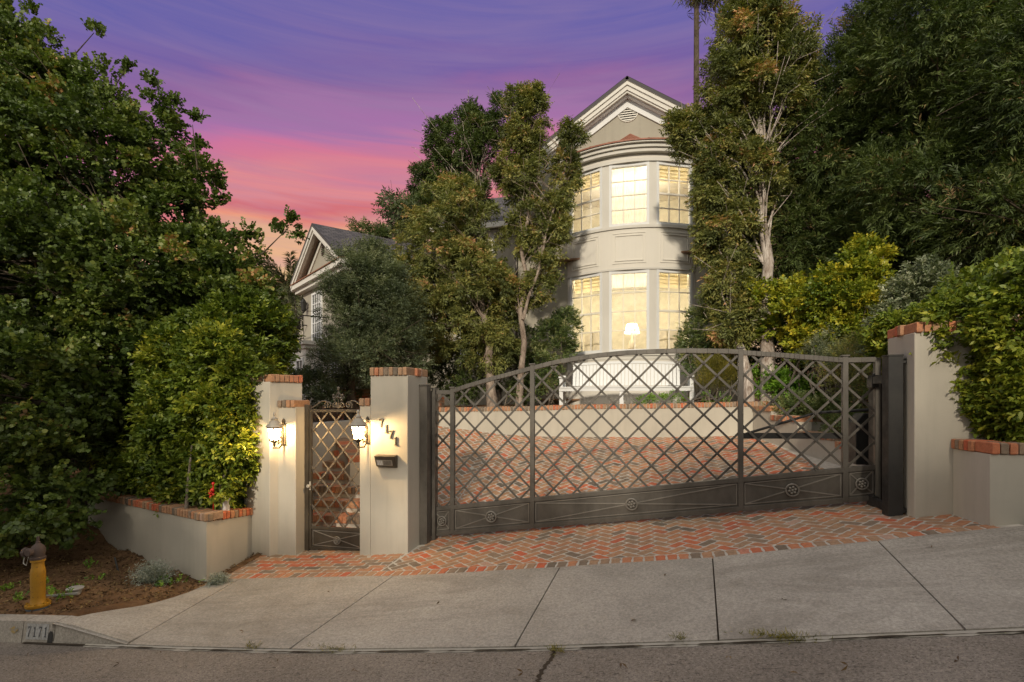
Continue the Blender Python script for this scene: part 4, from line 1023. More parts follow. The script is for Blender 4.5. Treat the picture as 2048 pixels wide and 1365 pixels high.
# valve cover, pipe, stake
vp = pgr(150, 1187, soilz); o = thing('utility_cover', 'grey round utility cover tilted in the soil beside the hydrant', 'cover', tuple(vp))
b = MB(); b.lathe([(.062, -.08), (.062, .025), (.085, .03), (.088, .042), (.075, .05)], (vp[0], vp[1], vp[2]+.02), 20); b.build('lid', M['grey_plastic'], o, smooth=True)
vp = pgr(122, 1196, soilz); b = MB(); b.bar((vp[0]-.28, vp[1]-.05, vp[2]+.005), (vp[0]+.17, vp[1]+.06, vp[2]+.045), .022, .02, (0, 0, 1)); tag(b.build('concrete_edging', M['grey_plastic']), 'thin pale edging strip lying in the soil by the hydrant', 'edging')
vp = pgr(238, 1142, soilz); b = MB(); b.tube([vp-np.array([0, 0, .05]), (vp[0]-.10, vp[1]+.02, vp[2]+.17)], .012, 7); tag(b.build('irrigation_stake', M['black']), 'short black irrigation stake leaning in the soil', 'stake')
pp_ = pk(451, 1026, 7.1); b = MB(); b.tube([(pp_[0], pp_[1], .25), (pp_[0]+.02, pp_[1], .62)], .045, 12); tag(b.build('white_pipe', M['sticker']), 'stub of white pipe standing in the left planter', 'pipe')
pp_ = pk(424, 985, 6.95)
b = MB()
for i in range(9): b.sphere((pp_[0]+random.uniform(-.03, .03), pp_[1]+random.uniform(-.03, .03), pp_[2]+random.uniform(-.15, .12)), .022, 6)
b.tube([(pp_[0], pp_[1]+.02, .25), (pp_[0], pp_[1]+.02, pp_[2]+.1)], .008, 5, t=.9)
tag(b.build('red_blossom', M['red']), 'cluster of red blossoms low in the left hedge', 'flower')

# ------------------------------------------------------------------ main house
SA, ZA, EW, ZE = -.45, 11.2, 3.6, 8.82      # ridge s, ridge z, eave half width, eave z
DF = 15.8
house = thing('house', 'cream stucco house with gable and two-storey lit bow window', 'house', (SA, DF, 1.7))
WL, WR = SA-3.3, SA+3.3
pitch = (ZA-ZE)/EW
zr = lambda s: ZA-abs(s-SA)*pitch-.18
SC, BR = -.39, 2.84; BD = DF+(BR-.66); BH = math.asin(1.82/BR)
bp = lambda ph, r_=0.: (SC+(BR+r_)*math.sin(ph), BD-(BR+r_)*math.cos(ph))
# front wall with an opening for the bay
w = MB(); BL, BRt = SC-1.80, SC+1.80
ZT = 9.0
w.prism([(WL, 1.3), (BL, 1.3), (BL, ZT), (WL, ZT)], DF, DF+.25)
w.prism([(BRt, 1.3), (WR, 1.3), (WR, ZT), (BRt, ZT)], DF, DF+.25)
w.prism([(WL, ZT), (WR, ZT), (WR, zr(WR)), (SA, zr(SA)), (WL, zr(WL))], DF, DF+.25)
w.bb(WL, WL+.25, DF+.25, DF+9, 1.3, zr(WL)); w.bb(WR-.25, WR, DF+.25, DF+9, 1.3, zr(WR))
w.prism([(WL, 1.3), (WR, 1.3), (WR, zr(WR)), (SA, zr(SA)), (WL, zr(WL))], DF+9, DF+9.2)
w.build('wall', M['stucco_house'], house)
# roof with slate and UVs
def roof_plane(mb, uvs, p):   # p: 4 points eave0, eave1, ridge1, ridge0
    L = np.linalg.norm(np.array(p[1])-np.array(p[0])); H = np.linalg.norm(np.array(p[3])-np.array(p[0]))
    mb.add(p, [(0, 1, 2, 3)]); uvs.append([(0, 0), (L, 0), (L, H), (0, H)])
def build_roof(name, planes, parent, th=.10):
    mb = MB(); uvs = []
    for p in planes:
        p = [np.array(q, float) for q in p]
        nrm = np.cross(p[1]-p[0], p[3]-p[0]); nrm /= np.linalg.norm(nrm); nrm = nrm if nrm[2] > 0 else -nrm
        roof_plane(mb, uvs, p)
        q = [x-nrm*th for x in p]; mb.add(q, [(3, 2, 1, 0)], 1); uvs.append([(0, 0)]*4)
        for i in range(4): mb.add([p[i], p[(i+1) % 4], q[(i+1) % 4], q[i]], [(0, 1, 2, 3)]); uvs.append([(0, 0), (.1, 0), (.1, .1), (0, .1)])
    o = mb.build(name, [M['slate'], M['trim']], parent, fix=False); uv = o.data.uv_layers.new(name='UVMap')
    flat = [c for f in uvs for c in f]
    for i, c in enumerate(flat): uv.data[i].uv = c
    return o
d0, d1 = DF-.42, DF+9.4
rf = build_roof('roof', [[(SA-EW-.04, d0, ZE-.026), (SA-EW-.04, d1, ZE-.026), (SA, d1, ZA), (SA, d0, ZA)], [(SA+EW+.04, d0, ZE-.026), (SA+EW+.04, d1, ZE-.026), (SA, d1, ZA), (SA, d0, ZA)]], house)
# rake mouldings
rk = MB()
def rake(mb, sg, off, h, da, db):
    a = (SA, ZA-off); e_ = (SA+sg*EW, ZE-off)
    mb.prism([a, e_, (e_[0], e_[1]-h), (a[0], a[1]-h)], da, db)
for sg in (-1, 1):
    rake(rk, sg, .135, .10, d0+.02, d0+.14); rake(rk, sg, .236, .13, d0+.06, d0+.2); rake(rk, sg, .367, .06, d0+.10, d0+.3)
rk.build('rake_molding', M['trim'], house)
rk = MB()
for sg in (-1, 1):
    rake(rk, sg, .428, .03, d0+.2, DF-.001)       # soffit
    a = (SA, ZA-.46); e_ = (SA+sg*3.3, ZE-.46+.3*pitch); rk.prism([a, e_, (e_[0], e_[1]-.24), (a[0], a[1]-.24)], DF-.05, DF-.002)
rk.build('frieze_board', M['white_paint'], house)
# gable eave returns
for sg in (-1, 1):
    er = MB(); a, e_ = sorted((SA+sg*EW, SA+sg*2.55)); er.bb(a, e_, d0+.05, DF-.06, ZE-.42, ZE-.26); er.bb(a+.05, e_-.05, d0+.12, DF-.06, ZE-.60, ZE-.42)
    er.bb(min(SA+sg*3.52, SA+sg*3.31), max(SA+sg*3.52, SA+sg*3.31), DF-.06, DF+9, ZE-.45, ZE-.2)
    er.build('eave_return', M['trim'], house)
b = MB(); b.tube([(WL-.06, DF+.02, 2), (WL-.06, DF+.02, 8.2)], .045, 8); b.build('downpipe', M['bronze'], house)
# round louvred vent
vz, vsx, vr = 10.38, pd(1256, 229, DF)[0], .29
b = MB(); n_ = 28
ring = [(vsx+vr*math.cos(a), DF-.01, vz+vr*math.sin(a)) for a in np.linspace(0, 2*math.pi, n_+1)]; b.tube(ring, .018, 6, cap=False)
vt = b.build('round_vent', M['panel_paint'], house)
b = MB(); b.prism([(vsx+.28*math.cos(a), vz+.28*math.sin(a)) for a in np.linspace(0, 2*math.pi, 25)[:-1]], DF-.004, DF-.0015); b.build('vent_opening', M['black'], vt)
b = MB()
for i in range(8):
    z = vz-.25+i*.068; hw_ = math.sqrt(max(0, vr*vr-(z-vz+.01)**2))-.01
    b.add([(vsx-hw_, DF-.035, z-.012), (vsx+hw_, DF-.035, z-.012), (vsx+hw_, DF-.006, z+.035), (vsx-hw_, DF-.006, z+.035)], [(0, 1, 2, 3)])
b.build('louvers', M['panel_paint'], vt, fix=False)

# bow window
ZL0, ZL1, ZU0, ZU1, ZC = 3.30, 5.58, 6.86, 8.60, 9.12
NS = 36
def ringwall(mb, r0, r1, z0, z1, ph0=-BH, ph1=BH, n=NS, m=0):
    for i in range(n):
        a, e_ = ph0+(ph1-ph0)*i/n, ph0+(ph1-ph0)*(i+1)/n
        p = [bp(a, r1), bp(e_, r1), bp(e_, r0), bp(a, r0)]
        mb.hexa([(*q, z0) for q in p]+[(*q, z1) for q in p], m)
for z0, z1 in ((1.3, ZL0-.14), (ZL1+.06, ZU0-.12), (ZU1+.06, ZC-.1)):
    bow = MB(); ringwall(bow, -.14, .02, z0, z1); bow.build('bow_wall', M['panel_paint'], house, smooth=True)
for z0, z1, r1 in ((ZL0-.14, ZL0-.04, .07), (ZL0-.24, ZL0-.14, .035), (ZU0-.12, ZU0-.04, .06), (ZL1+.0, ZL1+.06, .03), (ZU1+.0, ZU1+.09, .045), (ZC-.30, ZC-.20, .16), (ZC-.20, ZC-.10, .22), (ZC-.10, ZC-.02, .30)):
    tr = MB(); ringwall(tr, -.12, r1, z0, z1, -BH-.0, BH+.0); tr.build('cornice', M['trim'], house, smooth=True)
# copper roof of the bow
cr = MB(); pk_ = (SC+.02, DF-.01, 9.72); n_ = 40
prev = [(*bp(-BH*1.0+2*BH*i/n_, .33), ZC-.018) for i in range(n_+1)]
prev[0] = (prev[0][0], DF-.02, prev[0][2]); prev[-1] = (prev[-1][0], DF-.02, prev[-1][2])
mid = []
for i, p in enumerate(prev):
    t_ = .60; mid.append((p[0]+(pk_[0]-p[0])*t_, min(DF-.012, p[1]+(pk_[1]-p[1])*t_), p[2]+(pk_[2]-p[2])*.26))
for i in range(n_):
    cr.add([prev[i], prev[i+1], mid[i+1], mid[i]], [(0, 1, 2, 3)]); cr.add([mid[i], mid[i+1], pk_], [(0, 1, 2)])
    cr.add([prev[i], prev[i+1], (prev[i+1][0], prev[i+1][1], ZC-.06), (prev[i][0], prev[i][1], ZC-.06)], [(0, 1, 2, 3)])
for i in range(0, n_+1, 5): cr.tube([prev[i], mid[i], pk_], .014, 5)
cr.build('copper_roof', M['copper'], house, fix=False)
# facets
NF = 3; FA = 2*BH/NF
for k_ in range(NF):
    for lev, (z0, z1) in enumerate(((ZL0-.04, ZL1), (ZU0-.04, ZU1))):
        p0, p1 = np.array(bp(-BH+FA*k_+.035, -.01)), np.array(bp(-BH+FA*(k_+1)-.035, -.01))
        W_ = np.linalg.norm(p1-p0); dr = (p1-p0)/W_; nr = np.array([dr[1], -dr[0]])
        P3 = lambda u, dpt, z: (*(p0+dr*u+nr*dpt), z)
        fr_ = MB(); fw = .075
        def bx(u0, u1, a0, a1, za, zb, mb=None, m=0): (mb or fr_).hexa([P3(u0, a1, za), P3(u1, a1, za), P3(u1, a0, za), P3(u0, a0, za), P3(u0, a1, zb), P3(u1, a1, zb), P3(u1, a0, zb), P3(u0, a0, zb)], m)
        bx(0, fw, -.06, .03, z0, z1); bx(W_-fw, W_, -.06, .03, z0, z1); bx(fw, W_-fw, -.06, .03, z1-.085, z1); bx(fw, W_-fw, -.06, .03, z0, z0+.09)
        wo = fr_.build('window', M['white_paint'], house)
        mu = MB(); nrw = 4; iu0, iu1, iz0, iz1 = fw, W_-fw, z0+.09, z1-.085
        wide = k_ == 1
        for i in range(1, 3): u = iu0+(iu1-iu0)*i/3; bx(u-.014, u+.014, -.045, -.002, iz0, iz1, mu)
        for i in range(1, 4 if lev == 1 or True else 4):
            z = iz0+(iz1-iz0)*i/4; h_ = .014 if (wide or i != 2) else .028
            bx(iu0, iu1, -.046 if i == 2 else -.044, (.012 if i == 2 and not wide else -.003), z-h_, z+h_, mu)
        mu.build('muntins', M['muntin'], wo)
        gl = MB(); gl.add([P3(iu0, -.025, iz0), P3(iu1, -.025, iz0), P3(iu1, -.025, iz1), P3(iu0, -.025, iz1)], [(0, 1, 2, 3)]); gl.build('pane', M['glass'], wo, fix=False)
        # blind or sheer inside
        if wide:
            sh = MB(); n_ = 40; zc0 = iz0 if lev == 1 else iz0+.0
            for i in range(n_):
                u0, u1 = iu0-.03+(iu1-iu0+.06)*i/n_, iu0-.03+(iu1-iu0+.06)*(i+1)/n_
                sh.add([P3(u0, -.22-.015*math.sin(i*1.3), (iz0 if lev else iz1-.35)), P3(u1, -.22-.015*math.sin((i+1)*1.3), (iz0 if lev else iz1-.35)), P3(u1, -.20, iz1+.05), P3(u0, -.20, iz1+.05)], [(0, 1, 2, 3)])
            sh.build('curtain', M['sheer'], wo, fix=False)
        else:
            bl = MB()
            for i in range(4):
                zz0 = iz1-.10*(i+1)+.03; bl.hexa([P3(iu0-.03, -.16-.02*i, zz0), P3(iu1+.03, -.16-.02*i, zz0), P3(iu1+.03, -.175-.02*i, zz0), P3(iu0-.03, -.175-.02*i, zz0), P3(iu0-.03, -.15, zz0+.13), P3(iu1+.03, -.15, zz0+.13), P3(iu1+.03, -.165, zz0+.13), P3(iu0-.03, -.165, zz0+.13)])
            bl.build('roman_blind', M['blind'], wo)
        if lev == 0:
            # raised panel on the spandrel above
            pn_ = MB(); pz0, pz1 = ZL1+.16, ZU0-.22
            for ins, r_ in ((.10, .024), (.17, .03)):
                a0, a1 = -BH+FA*k_+.035+ins/BR, -BH+FA*(k_+1)-.035-ins/BR
                za, zb = pz0+ins-.08, pz1-ins+.08
                ringwall(pn_, .018, r_+.012, za, za+.018, a0, a1, 8); ringwall(pn_, .018, r_+.012, zb-.018, zb, a0, a1, 8)
                ringwall(pn_, .018, r_+.011, za, zb, a0, a0+.018/BR, 1); ringwall(pn_, .018, r_+.011, za, zb, a1-.018/BR, a1, 1)
            pn_.build('spandrel_panel', M['panel_paint'], house)
# mullions between facets and at the ends
for k_ in range(NF+1):
    a = -BH+FA*k_; w_ = .038
    a0, a1 = max(-BH, a-w_), min(BH, a+w_)
    for z0, z1 in ((ZL0-.04, ZL1), (ZU0-.04, ZU1)):
        ml = MB(); ringwall(ml, -.13, .002, z0, z1, a0, a1, 2); ml.build('mullion', M['trim'], house)
# rooms behind the bow: lit from inside
rm = MB()
for z0, z1 in ((1.9, ZL1+.25), (ZU0-.75, ZU1+.3)):
    rm.bb(SC-2.6, SC+2.6, DF+3.4, DF+3.5, z0, z1); rm.bb(SC-2.7, SC-2.6, DF+.26, DF+3.4, z0, z1); rm.bb(SC+2.6, SC+2.7, DF+.26, DF+3.4, z0, z1)
rm.build('room_wall', M['interior'], house)
for z0, z1 in ((1.9, ZL1+.25), (ZU0-.75, ZU1+.3)):
    rm = MB(); rm.bb(SC-2.7, SC+2.7, DF+.26, DF+3.4, z1, z1+.05); rm.slab([bp(-BH+.05, -.16), bp(-BH*.5, -.16), bp(0, -.16), bp(BH*.5, -.16), bp(BH-.05, -.16), (SC+1.7, DF+.3), (SC-1.7, DF+.3)], z1-.01, z1+.04)
    rm.build('room_ceiling', M['ceiling'], house)
for z0 in (1.95, ZU0-.75):
    rm = MB(); rm.bb(SC-2.6, SC+2.6, DF-.3, DF+3.4, z0-.05, z0); rm.build('room_floor', M['floorwood'], house)
WARM = (1.0, .89, .66)
for i, (x, dd, z, p) in enumerate(((SC-1.2, DF+1.3, 5.0, 112), (SC+1.2, DF+1.3, 5.0, 112), (SC, DF+1.2, 8.2, 180))):
    lamp('room_light', (x, dd, z), p, .18, WARM, house)
# furniture seen through the lower windows
def armchair(label, x, dd, rz):
    o = thing('wingback_chair', label, 'chair', (x, dd, 1.95), 'cream chairs behind the bow window')
    ca, sa = math.cos(rz), math.sin(rz); T = lambda u, v, z: (x+u*ca-v*sa, dd+u*sa+v*ca, z)
    b = MB(); n_ = 12; pts = [(-.42+.84*i/n_) for i in range(n_+1)]
    for a, e_ in zip(pts[:-1], pts[1:]):
        zt0, zt1 = 3.95-.5*a*a, 3.95-.5*e_*e_; c0, c1 = -.25*a*a*4*.6, -.25*e_*e_*4*.6
        b.hexa([T(a, c0-.1, 2.4), T(e_, c1-.1, 2.4), T(e_, c1+.02, 2.4), T(a, c0+.02, 2.4), T(a, c0-.1, zt0), T(e_, c1-.1, zt1), T(e_, c1+.02, zt1), T(a, c0+.02, zt0)])
    b.build('backrest', M['fabric'], o, smooth=True)
    b = MB(); p = [T(-.36, -.75, 2.3), T(.36, -.75, 2.3), T(.36, -.1, 2.3), T(-.36, -.1, 2.3)]; b.hexa(p+[(q[0], q[1], 2.5) for q in p]); b.build('seat', M['fabric'], o)
    for u, v in ((-.32, -.7), (.32, -.7), (-.32, 0), (.32, 0)):
        b = MB(); q = T(u, v, 0); b.tube([(q[0], q[1], 1.95), (q[0], q[1], 2.38)], .025, 6); b.build('leg', M['floorwood'], o)
armchair('cream high-backed chair behind the left pane of the lower bow window', SC-1.0, DF+.25, R(160))
armchair('cream high-backed chair behind the right pane of the lower bow window', SC+1.15, DF+.15, R(200))
lo = pd(1264, 650, DF+.5)
tl = thing('table_lamp', 'white shaded table lamp standing in the lower bow window', 'lamp', (lo[0], lo[1], 3.0))
b = MB(); b.lathe([(.24, 3.92), (.14, 4.22)], (lo[0], lo[1], 0), 20); b.f = b.f[:-2]; b.m = b.m[:-2]; b.t = b.t[:-2]; b.build('lamp_shade', M['shade'], tl, smooth=True, fix=False)
b = MB(); b.lathe([(.08, 3.28), (.09, 3.32), (.12, 3.45), (.10, 3.62), (.04, 3.75), (.02, 3.95)], (lo[0], lo[1], 0), 16); b.build('lamp_base', M['fabric'], tl, smooth=True)
lamp('table_lamp_light', (lo[0], lo[1], 4.06), 25, .05, WARM, tl)
b = MB(); b.lathe([(.5, 3.22), (.5, 3.27)], (lo[0], lo[1], 0), 24); t_o = b.build('side_table', M['floorwood']); tag(t_o, 'round side table under the shaded lamp in the bow window', 'table')
b = MB(); b.lathe([(.22, 1.95), (.05, 2.05), (.05, 3.215)], (lo[0], lo[1], 0), 12); lg = b.build('pedestal', M['floorwood'], t_o)

# recessed centre section of the house
MS0, MS1, MD = -7.3, WL, 18.5
md = MB(); md.bb(MS0, MS1, MD, MD+.25, 1.3, 8.35); md.bb(MS0, MS0+.25, MD+.25, MD+6.5, 1.3, 8.35); md.build('wall', M['stucco_house'], house)
build_roof('roof', [[(MS0-.35, MD-.35, 8.30), (MS1, MD-.35, 8.30), (MS1, MD+3.6, 10.75), (MS0-.35, MD+3.6, 10.75)], [(MS0-.35, MD+7.5, 8.30), (MS1, MD+7.5, 8.30), (MS1, MD+3.6, 10.75), (MS0-.35, MD+3.6, 10.75)]], house)
md = MB(); md.prism([(MS0, 8.3), (MS0+.1, 8.3), (MS0+.1, 8.31), (MS0, 8.31)], MD, MD+.1)
md.bb(MS0-.35, MS1, MD-.42, MD-.30, 8.12, 8.30); md.bb(MS0-.1, MS1, MD-.06, MD-.002, 7.85, 8.12); md.build('cornice', M['trim'], house)
def flat_window(parent, s0, s1, z0, z1, d_, cols, rows, lit=None, mat='white_paint'):
    f_ = MB(); t_ = .07
    f_.bb(s0, s0+t_, d_-.05, d_-.002, z0, z1); f_.bb(s1-t_, s1, d_-.05, d_-.002, z0, z1); f_.bb(s0+t_, s1-t_, d_-.05, d_-.002, z1-t_, z1); f_.bb(s0+t_, s1-t_, d_-.05, d_-.002, z0, z0+t_)
    wo = f_.build('window', M[mat], parent); mu = MB()
    for i in range(1, cols): u = s0+t_+(s1-s0-2*t_)*i/cols; mu.bb(u-.012, u+.012, d_-.04, d_-.012, z0+t_, z1-t_)
    for i in range(1, rows): u = z0+t_+(z1-z0-2*t_)*i/rows; mu.bb(s0+t_, s1-t_, d_-.041, d_-.013, u-.012, u+.012)
    mu.build('muntins', M[mat], wo)
    g = MB(); g.bb(s0+t_, s1-t_, d_-.011, d_-.004, z0+t_, z1-t_); g.build('pane', lit or M['nightglass'], wo)
M['nightglass'] = N('night_glass', 0.06, (0.02, 0.022, 0.028), spec=0.8).mat
M['litglass'] = mk_emit('lit_pane', (1.0, .84, .58), 1.0)
a = pd(948, 478, MD); e_ = pd(990, 545, MD)
flat_window(house, a[0], e_[0], e_[2], a[2], MD, 2, 4, M['litglass'])
a = pd(920, 640, MD); e_ = pd(975, 735, MD)
flat_window(house, a[0], e_[0], e_[2], a[2], MD, 3, 4, M['nightglass'])

# left wing with angled gable
WRc = np.array([-10.12, 16.02]); WLc = np.array([-14.73, 19.57]); u_ = (WLc-WRc)/np.linalg.norm(WLc-WRc); LW = np.linalg.norm(WLc-WRc); nb = np.array([-u_[1], u_[0]]); nb = nb if nb[1] > 0 else -nb
zE2, zA2 = 6.93, 8.75
wing = thing('house_wing', 'smaller gabled cream house wing with balcony behind the olive tree', 'house', (*WRc, 1.7))
W3 = lambda a, b_, z: (WRc[0]+u_[0]*a+nb[0]*b_, WRc[1]+u_[1]*a+nb[1]*b_, z)
def wbox(mb, a0, a1, b0, b1, z0, z1, m=0): mb.hexa([W3(a0, b0, z0), W3(a1, b0, z0), W3(a1, b1, z0), W3(a0, b1, z0), W3(a0, b0, z1), W3(a1, b0, z1), W3(a1, b1, z1), W3(a0, b1, z1)], m)
ov = .35; half = LW/2; ptc = (zA2-zE2)/half
def wprism(mb, poly, b0, b1): 
    n = len(poly); v = [W3(p[0], b0, p[1]) for p in poly]+[W3(p[0], b1, p[1]) for p in poly]
    mb.add(v, [list(range(n)), list(range(2*n-1, n-1, -1))]+[(i, i+n, (i+1) % n+n, (i+1) % n) for i in range(n)])
b = MB(); wprism(b, [(ov, 1.3), (LW-ov, 1.3), (LW-ov, zE2+ov*ptc-.15), (half, zA2-.15), (ov, zE2+ov*ptc-.15)], .45, .7)
wbox(b, ov, ov+.25, .7, 8, 1.3, zE2); wbox(b, LW-ov-.25, LW-ov, .7, 8, 1.3, zE2); b.build('wall', M['stucco_house'], wing)
build_roof('roof', [[W3(0, 0, zE2), W3(0, 9, zE2), W3(half, 9, zA2), W3(half, 0, zA2)], [W3(LW, 0, zE2), W3(LW, 9, zE2), W3(half, 9, zA2), W3(half, 0, zA2)]], wing)
b = MB()
for sg, e0 in ((1, 0), (-1, LW)):
    for off, h, b0, b1 in ((.12, .14, .02, .12), (.26, .12, .07, .2)):
        wprism(b, [(half, zA2-off), (e0, zE2-off), (e0, zE2-off-h), (half, zA2-off-h)], b0, b1)
    e1 = e0+sg*(ov+.05); wprism(b, [(half, zA2-.45), (e1, zE2-.45+(ov+.05)*ptc), (e1, zE2-.62+(ov+.05)*ptc), (half, zA2-.62)], .40, .448)
wbox(b, -.05, LW+.05, .05, .44, zE2-.32, zE2-.12); wbox(b, .05, LW-.05, .2, .44, zE2-.48, zE2-.32)
b.build('cornice', M['trim'], wing)
b = MB(); wbox(b, -.06, LW+.06, .0, .44, zE2-.12, zE2-.09); b.build('cornice_flashing', M['clay'], wing)
b = MB(); vx = half
for i in range(8):
    z = zA2-1.15+i*.07; wbox(b, vx-.16, vx+.16, .405, .44, z, z+.025)
b.build('gable_vent', M['rust'], wing)
# balcony and windows on the wing
zb2 = 4.15
b = MB(); wbox(b, 2.2, 5.0, -.55, .44, zb2-.16, zb2-.02); wbox(b, 2.3, 4.9, -.45, .44, zb2-.30, zb2-.16); wbox(b, 2.4, 4.8, -.38, .44, zb2-.55, zb2-.3); b.build('balcony_floor', M['trim'], wing)
b = MB(); wbox(b, 2.3, 4.9, -.50, -.47, zb2+.88, zb2+.92); wbox(b, 2.3, 4.9, -.50, -.47, zb2+.05, zb2+.08)
wbox(b, 2.27, 2.3, -.5, .44, zb2+.88, zb2+.92); wbox(b, 4.9, 4.93, -.5, .44, zb2+.88, zb2+.92)
for i in range(14): aa = 2.3+2.6*i/13; b.tube([W3(aa, -.485, zb2), W3(aa+.03, -.485, zb2+.3), W3(aa-.03, -.485, zb2+.6), W3(aa, -.485, zb2+.9)], .010, 5)
b.build('balcony_railing', M['black'], wing)
def wing_window(a0, a1, z0, z1, cols, rows, bb0=.449, mat='nightglass'):
    f_ = MB(); t_ = .08
    for q in ((a0, a0+t_, z0, z1), (a1-t_, a1, z0, z1), (a0+t_, a1-t_, z1-t_, z1), (a0+t_, a1-t_, z0, z0+t_)): wbox(f_, q[0], q[1], bb0-.06, bb0-.001, q[2], q[3])
    wo = f_.build('window', M['white_paint'], wing); mu = MB()
    for i in range(1, cols): u = a0+t_+(a1-a0-2*t_)*i/cols; wbox(mu, u-.014, u+.014, bb0-.045, bb0-.014, z0+t_, z1-t_)
    for i in range(1, rows): u = z0+t_+(z1-z0-2*t_)*i/rows; wbox(mu, a0+t_, a1-t_, bb0-.046, bb0-.015, u-.014, u+.014)
    mu.build('muntins', M['white_paint'], wo); g = MB(); wbox(g, a0+t_, a1-t_, bb0-.013, bb0-.004, z0+t_, z1-t_); g.build('pane', M[mat], wo)
wing_window(3.0, 4.2, zb2, zb2+2.1, 4, 5)
b = MB(); wbox(b, 2.5, 4.8, -.35, .44, 1.3, zb2-.56); b.build('bay', M['trim'], wing)
wing_window(2.7, 3.6, 2.3, 3.5, 2, 3, -.351); wing_window(3.75, 4.6, 2.3, 3.5, 3, 3, -.351)
wing_window(.9, 2.0, 2.2, 3.6, 3, 4)
# wing side face window (faces the drive)
f_ = MB(); b0, b1 = 2.0, 3.3
for q in ((b0, b0+.08, 4.6, 6.3), (b1-.08, b1, 4.6, 6.3), (b0+.08, b1-.08, 6.22, 6.3), (b0+.08, b1-.08, 4.6, 4.68)): wbox(f_, ov-.05, ov-.002, q[0], q[1], q[2], q[3])
for i in (1, 2): wbox(f_, ov-.04, ov-.012, b0+(b1-b0)*i/3-.014, b0+(b1-b0)*i/3+.014, 4.68, 6.22)
for i in (1, 2, 3): wbox(f_, ov-.041, ov-.013, b0+.08, b1-.08, 4.6+1.7*i/4-.014, 4.6+1.7*i/4+.014)
wo = f_.build('window', M['white_paint'], wing); g = MB(); wbox(g, ov-.011, ov-.004, b0+.08, b1-.08, 4.68, 6.22); g.build('pane', M['nightglass'], wo)
# unlit lantern on the wing
wl_ = thing('wing_lantern', 'unlit black lantern high on the wall of the house wing', 'lantern', W3(4.75, .3, 5.9))
b = MB(); c_ = W3(4.75, .25, 5.85); b.lathe([(.09, -.22), (.14, .08), (.16, .10), (.06, .24), (.02, .3)], c_, 6); b.lathe([(.02, -.34), (.05, -.23)], c_, 6); b.build('lantern_body', M['black'], wl_)
b = MB(); b.tube([W3(4.75, .44, 5.8), W3(4.75, .3, 5.6), c_-np.array([0, 0, .3])], .015, 6); b.build('bracket', M['black'], wl_)

# pergola column and beam
pc = pd(835, 740, 14.0)
pgl = thing('pergola', 'grey white pergola post and beam half hidden by foliage', 'pergola', (pc[0], 14.0, 1.75))
b = MB(); b.bb(pc[0]-.11, pc[0]+.11, 13.89, 14.11, 1.6, pd(835, 660, 14)[2]); b.build('post', M['trim'], pgl)
zz = pd(835, 660, 14)[2]; b = MB(); b.bb(pc[0]-.15, pc[0]+2.6, 13.85, 14.15, zz+.002, zz+.24); b.bb(pc[0]-.17, pc[0]+.17, 13.83, 14.17, zz-.06, zz); b.build('beam', M['trim'], pgl)
b = MB(); b.bb(pc[0]+2.2, pc[0]+2.4, 13.9, 14.1, 1.6, zz); b.build('post', M['trim'], pgl)
pl = pd(855, 681, 15.5); o = thing('porch_lamp', 'small dim amber porch lamp glowing behind the pergola post', 'lamp', tuple(pl))
b = MB(); b.sphere(pl, .10, 8); b.build('globe', M['dimglow'], o); b = MB(); b.tube([pl+np.array([0, 0, .09]), pl+np.array([0, 0, .5])], .015, 6); b.lathe([(.09, .05), (.03, .13)], pl, 10); b.build('stem', M['black'], o)

# far building and its clay roof on the left
o = thing('far_house', 'distant beige house with clay tile roof beyond the palm', 'house', (-20, 30, 2))
a = pd(462, 590, 34); e_ = pd(640, 700, 34); b = MB(); b.bb(a[0], e_[0], 34, 40, 0, a[2]+.2); b.build('wall', M['farwall'], o)
b = MB(); b.bb(a[0]-.3, e_[0]+.3, 33.5, 40.3, a[2]+.202, a[2]+.75); b.build('roof', M['clay'], o)

# ------------------------------------------------------------------ white garden bench
bn = thing('garden_bench', 'long white slatted garden bench on the terrace below the bow window', 'bench', (pd(1255, 808, 12.9)[0], 12.9, 1.78))
B0, B1 = pd(1118, 800, 12.95)[0], pd(1388, 800, 12.95)[0]; BM = (B0+B1)/2; BWh = (B1-B0)/2
cur = lambda s: 12.95-.28*(1-((s-BM)/BWh)**2)
zs_ = 1.78+.46
b = MB(); n_ = 24
for row_ in range(4):
    for i in range(n_):
        a, e_ = B0+(B1-B0)*i/n_, B0+(B1-B0)*(i+1)/n_; o_ = row_*.125
        b.hexa([(a, cur(a)+o_, zs_-.03), (e_, cur(e_)+o_, zs_-.03), (e_, cur(e_)+o_+.11, zs_-.03), (a, cur(a)+o_+.11, zs_-.03), (a, cur(a)+o_, zs_), (e_, cur(e_)+o_, zs_), (e_, cur(e_)+o_+.11, zs_), (a, cur(a)+o_+.11, zs_)])
for i in range(n_):
    a, e_ = B0+(B1-B0)*i/n_, B0+(B1-B0)*(i+1)/n_
    b.hexa([(a, cur(a)+.015, zs_-.11), (e_, cur(e_)+.015, zs_-.11), (e_, cur(e_)+.045, zs_-.11), (a, cur(a)+.045, zs_-.11), (a, cur(a)+.015, zs_-.032), (e_, cur(e_)+.015, zs_-.032), (e_, cur(e_)+.045, zs_-.032), (a, cur(a)+.045, zs_-.032)])
b.build('seat', M['white_paint'], bn)
b = MB(); ns_ = 30; u0, u1 = B0+.28, B1-.28
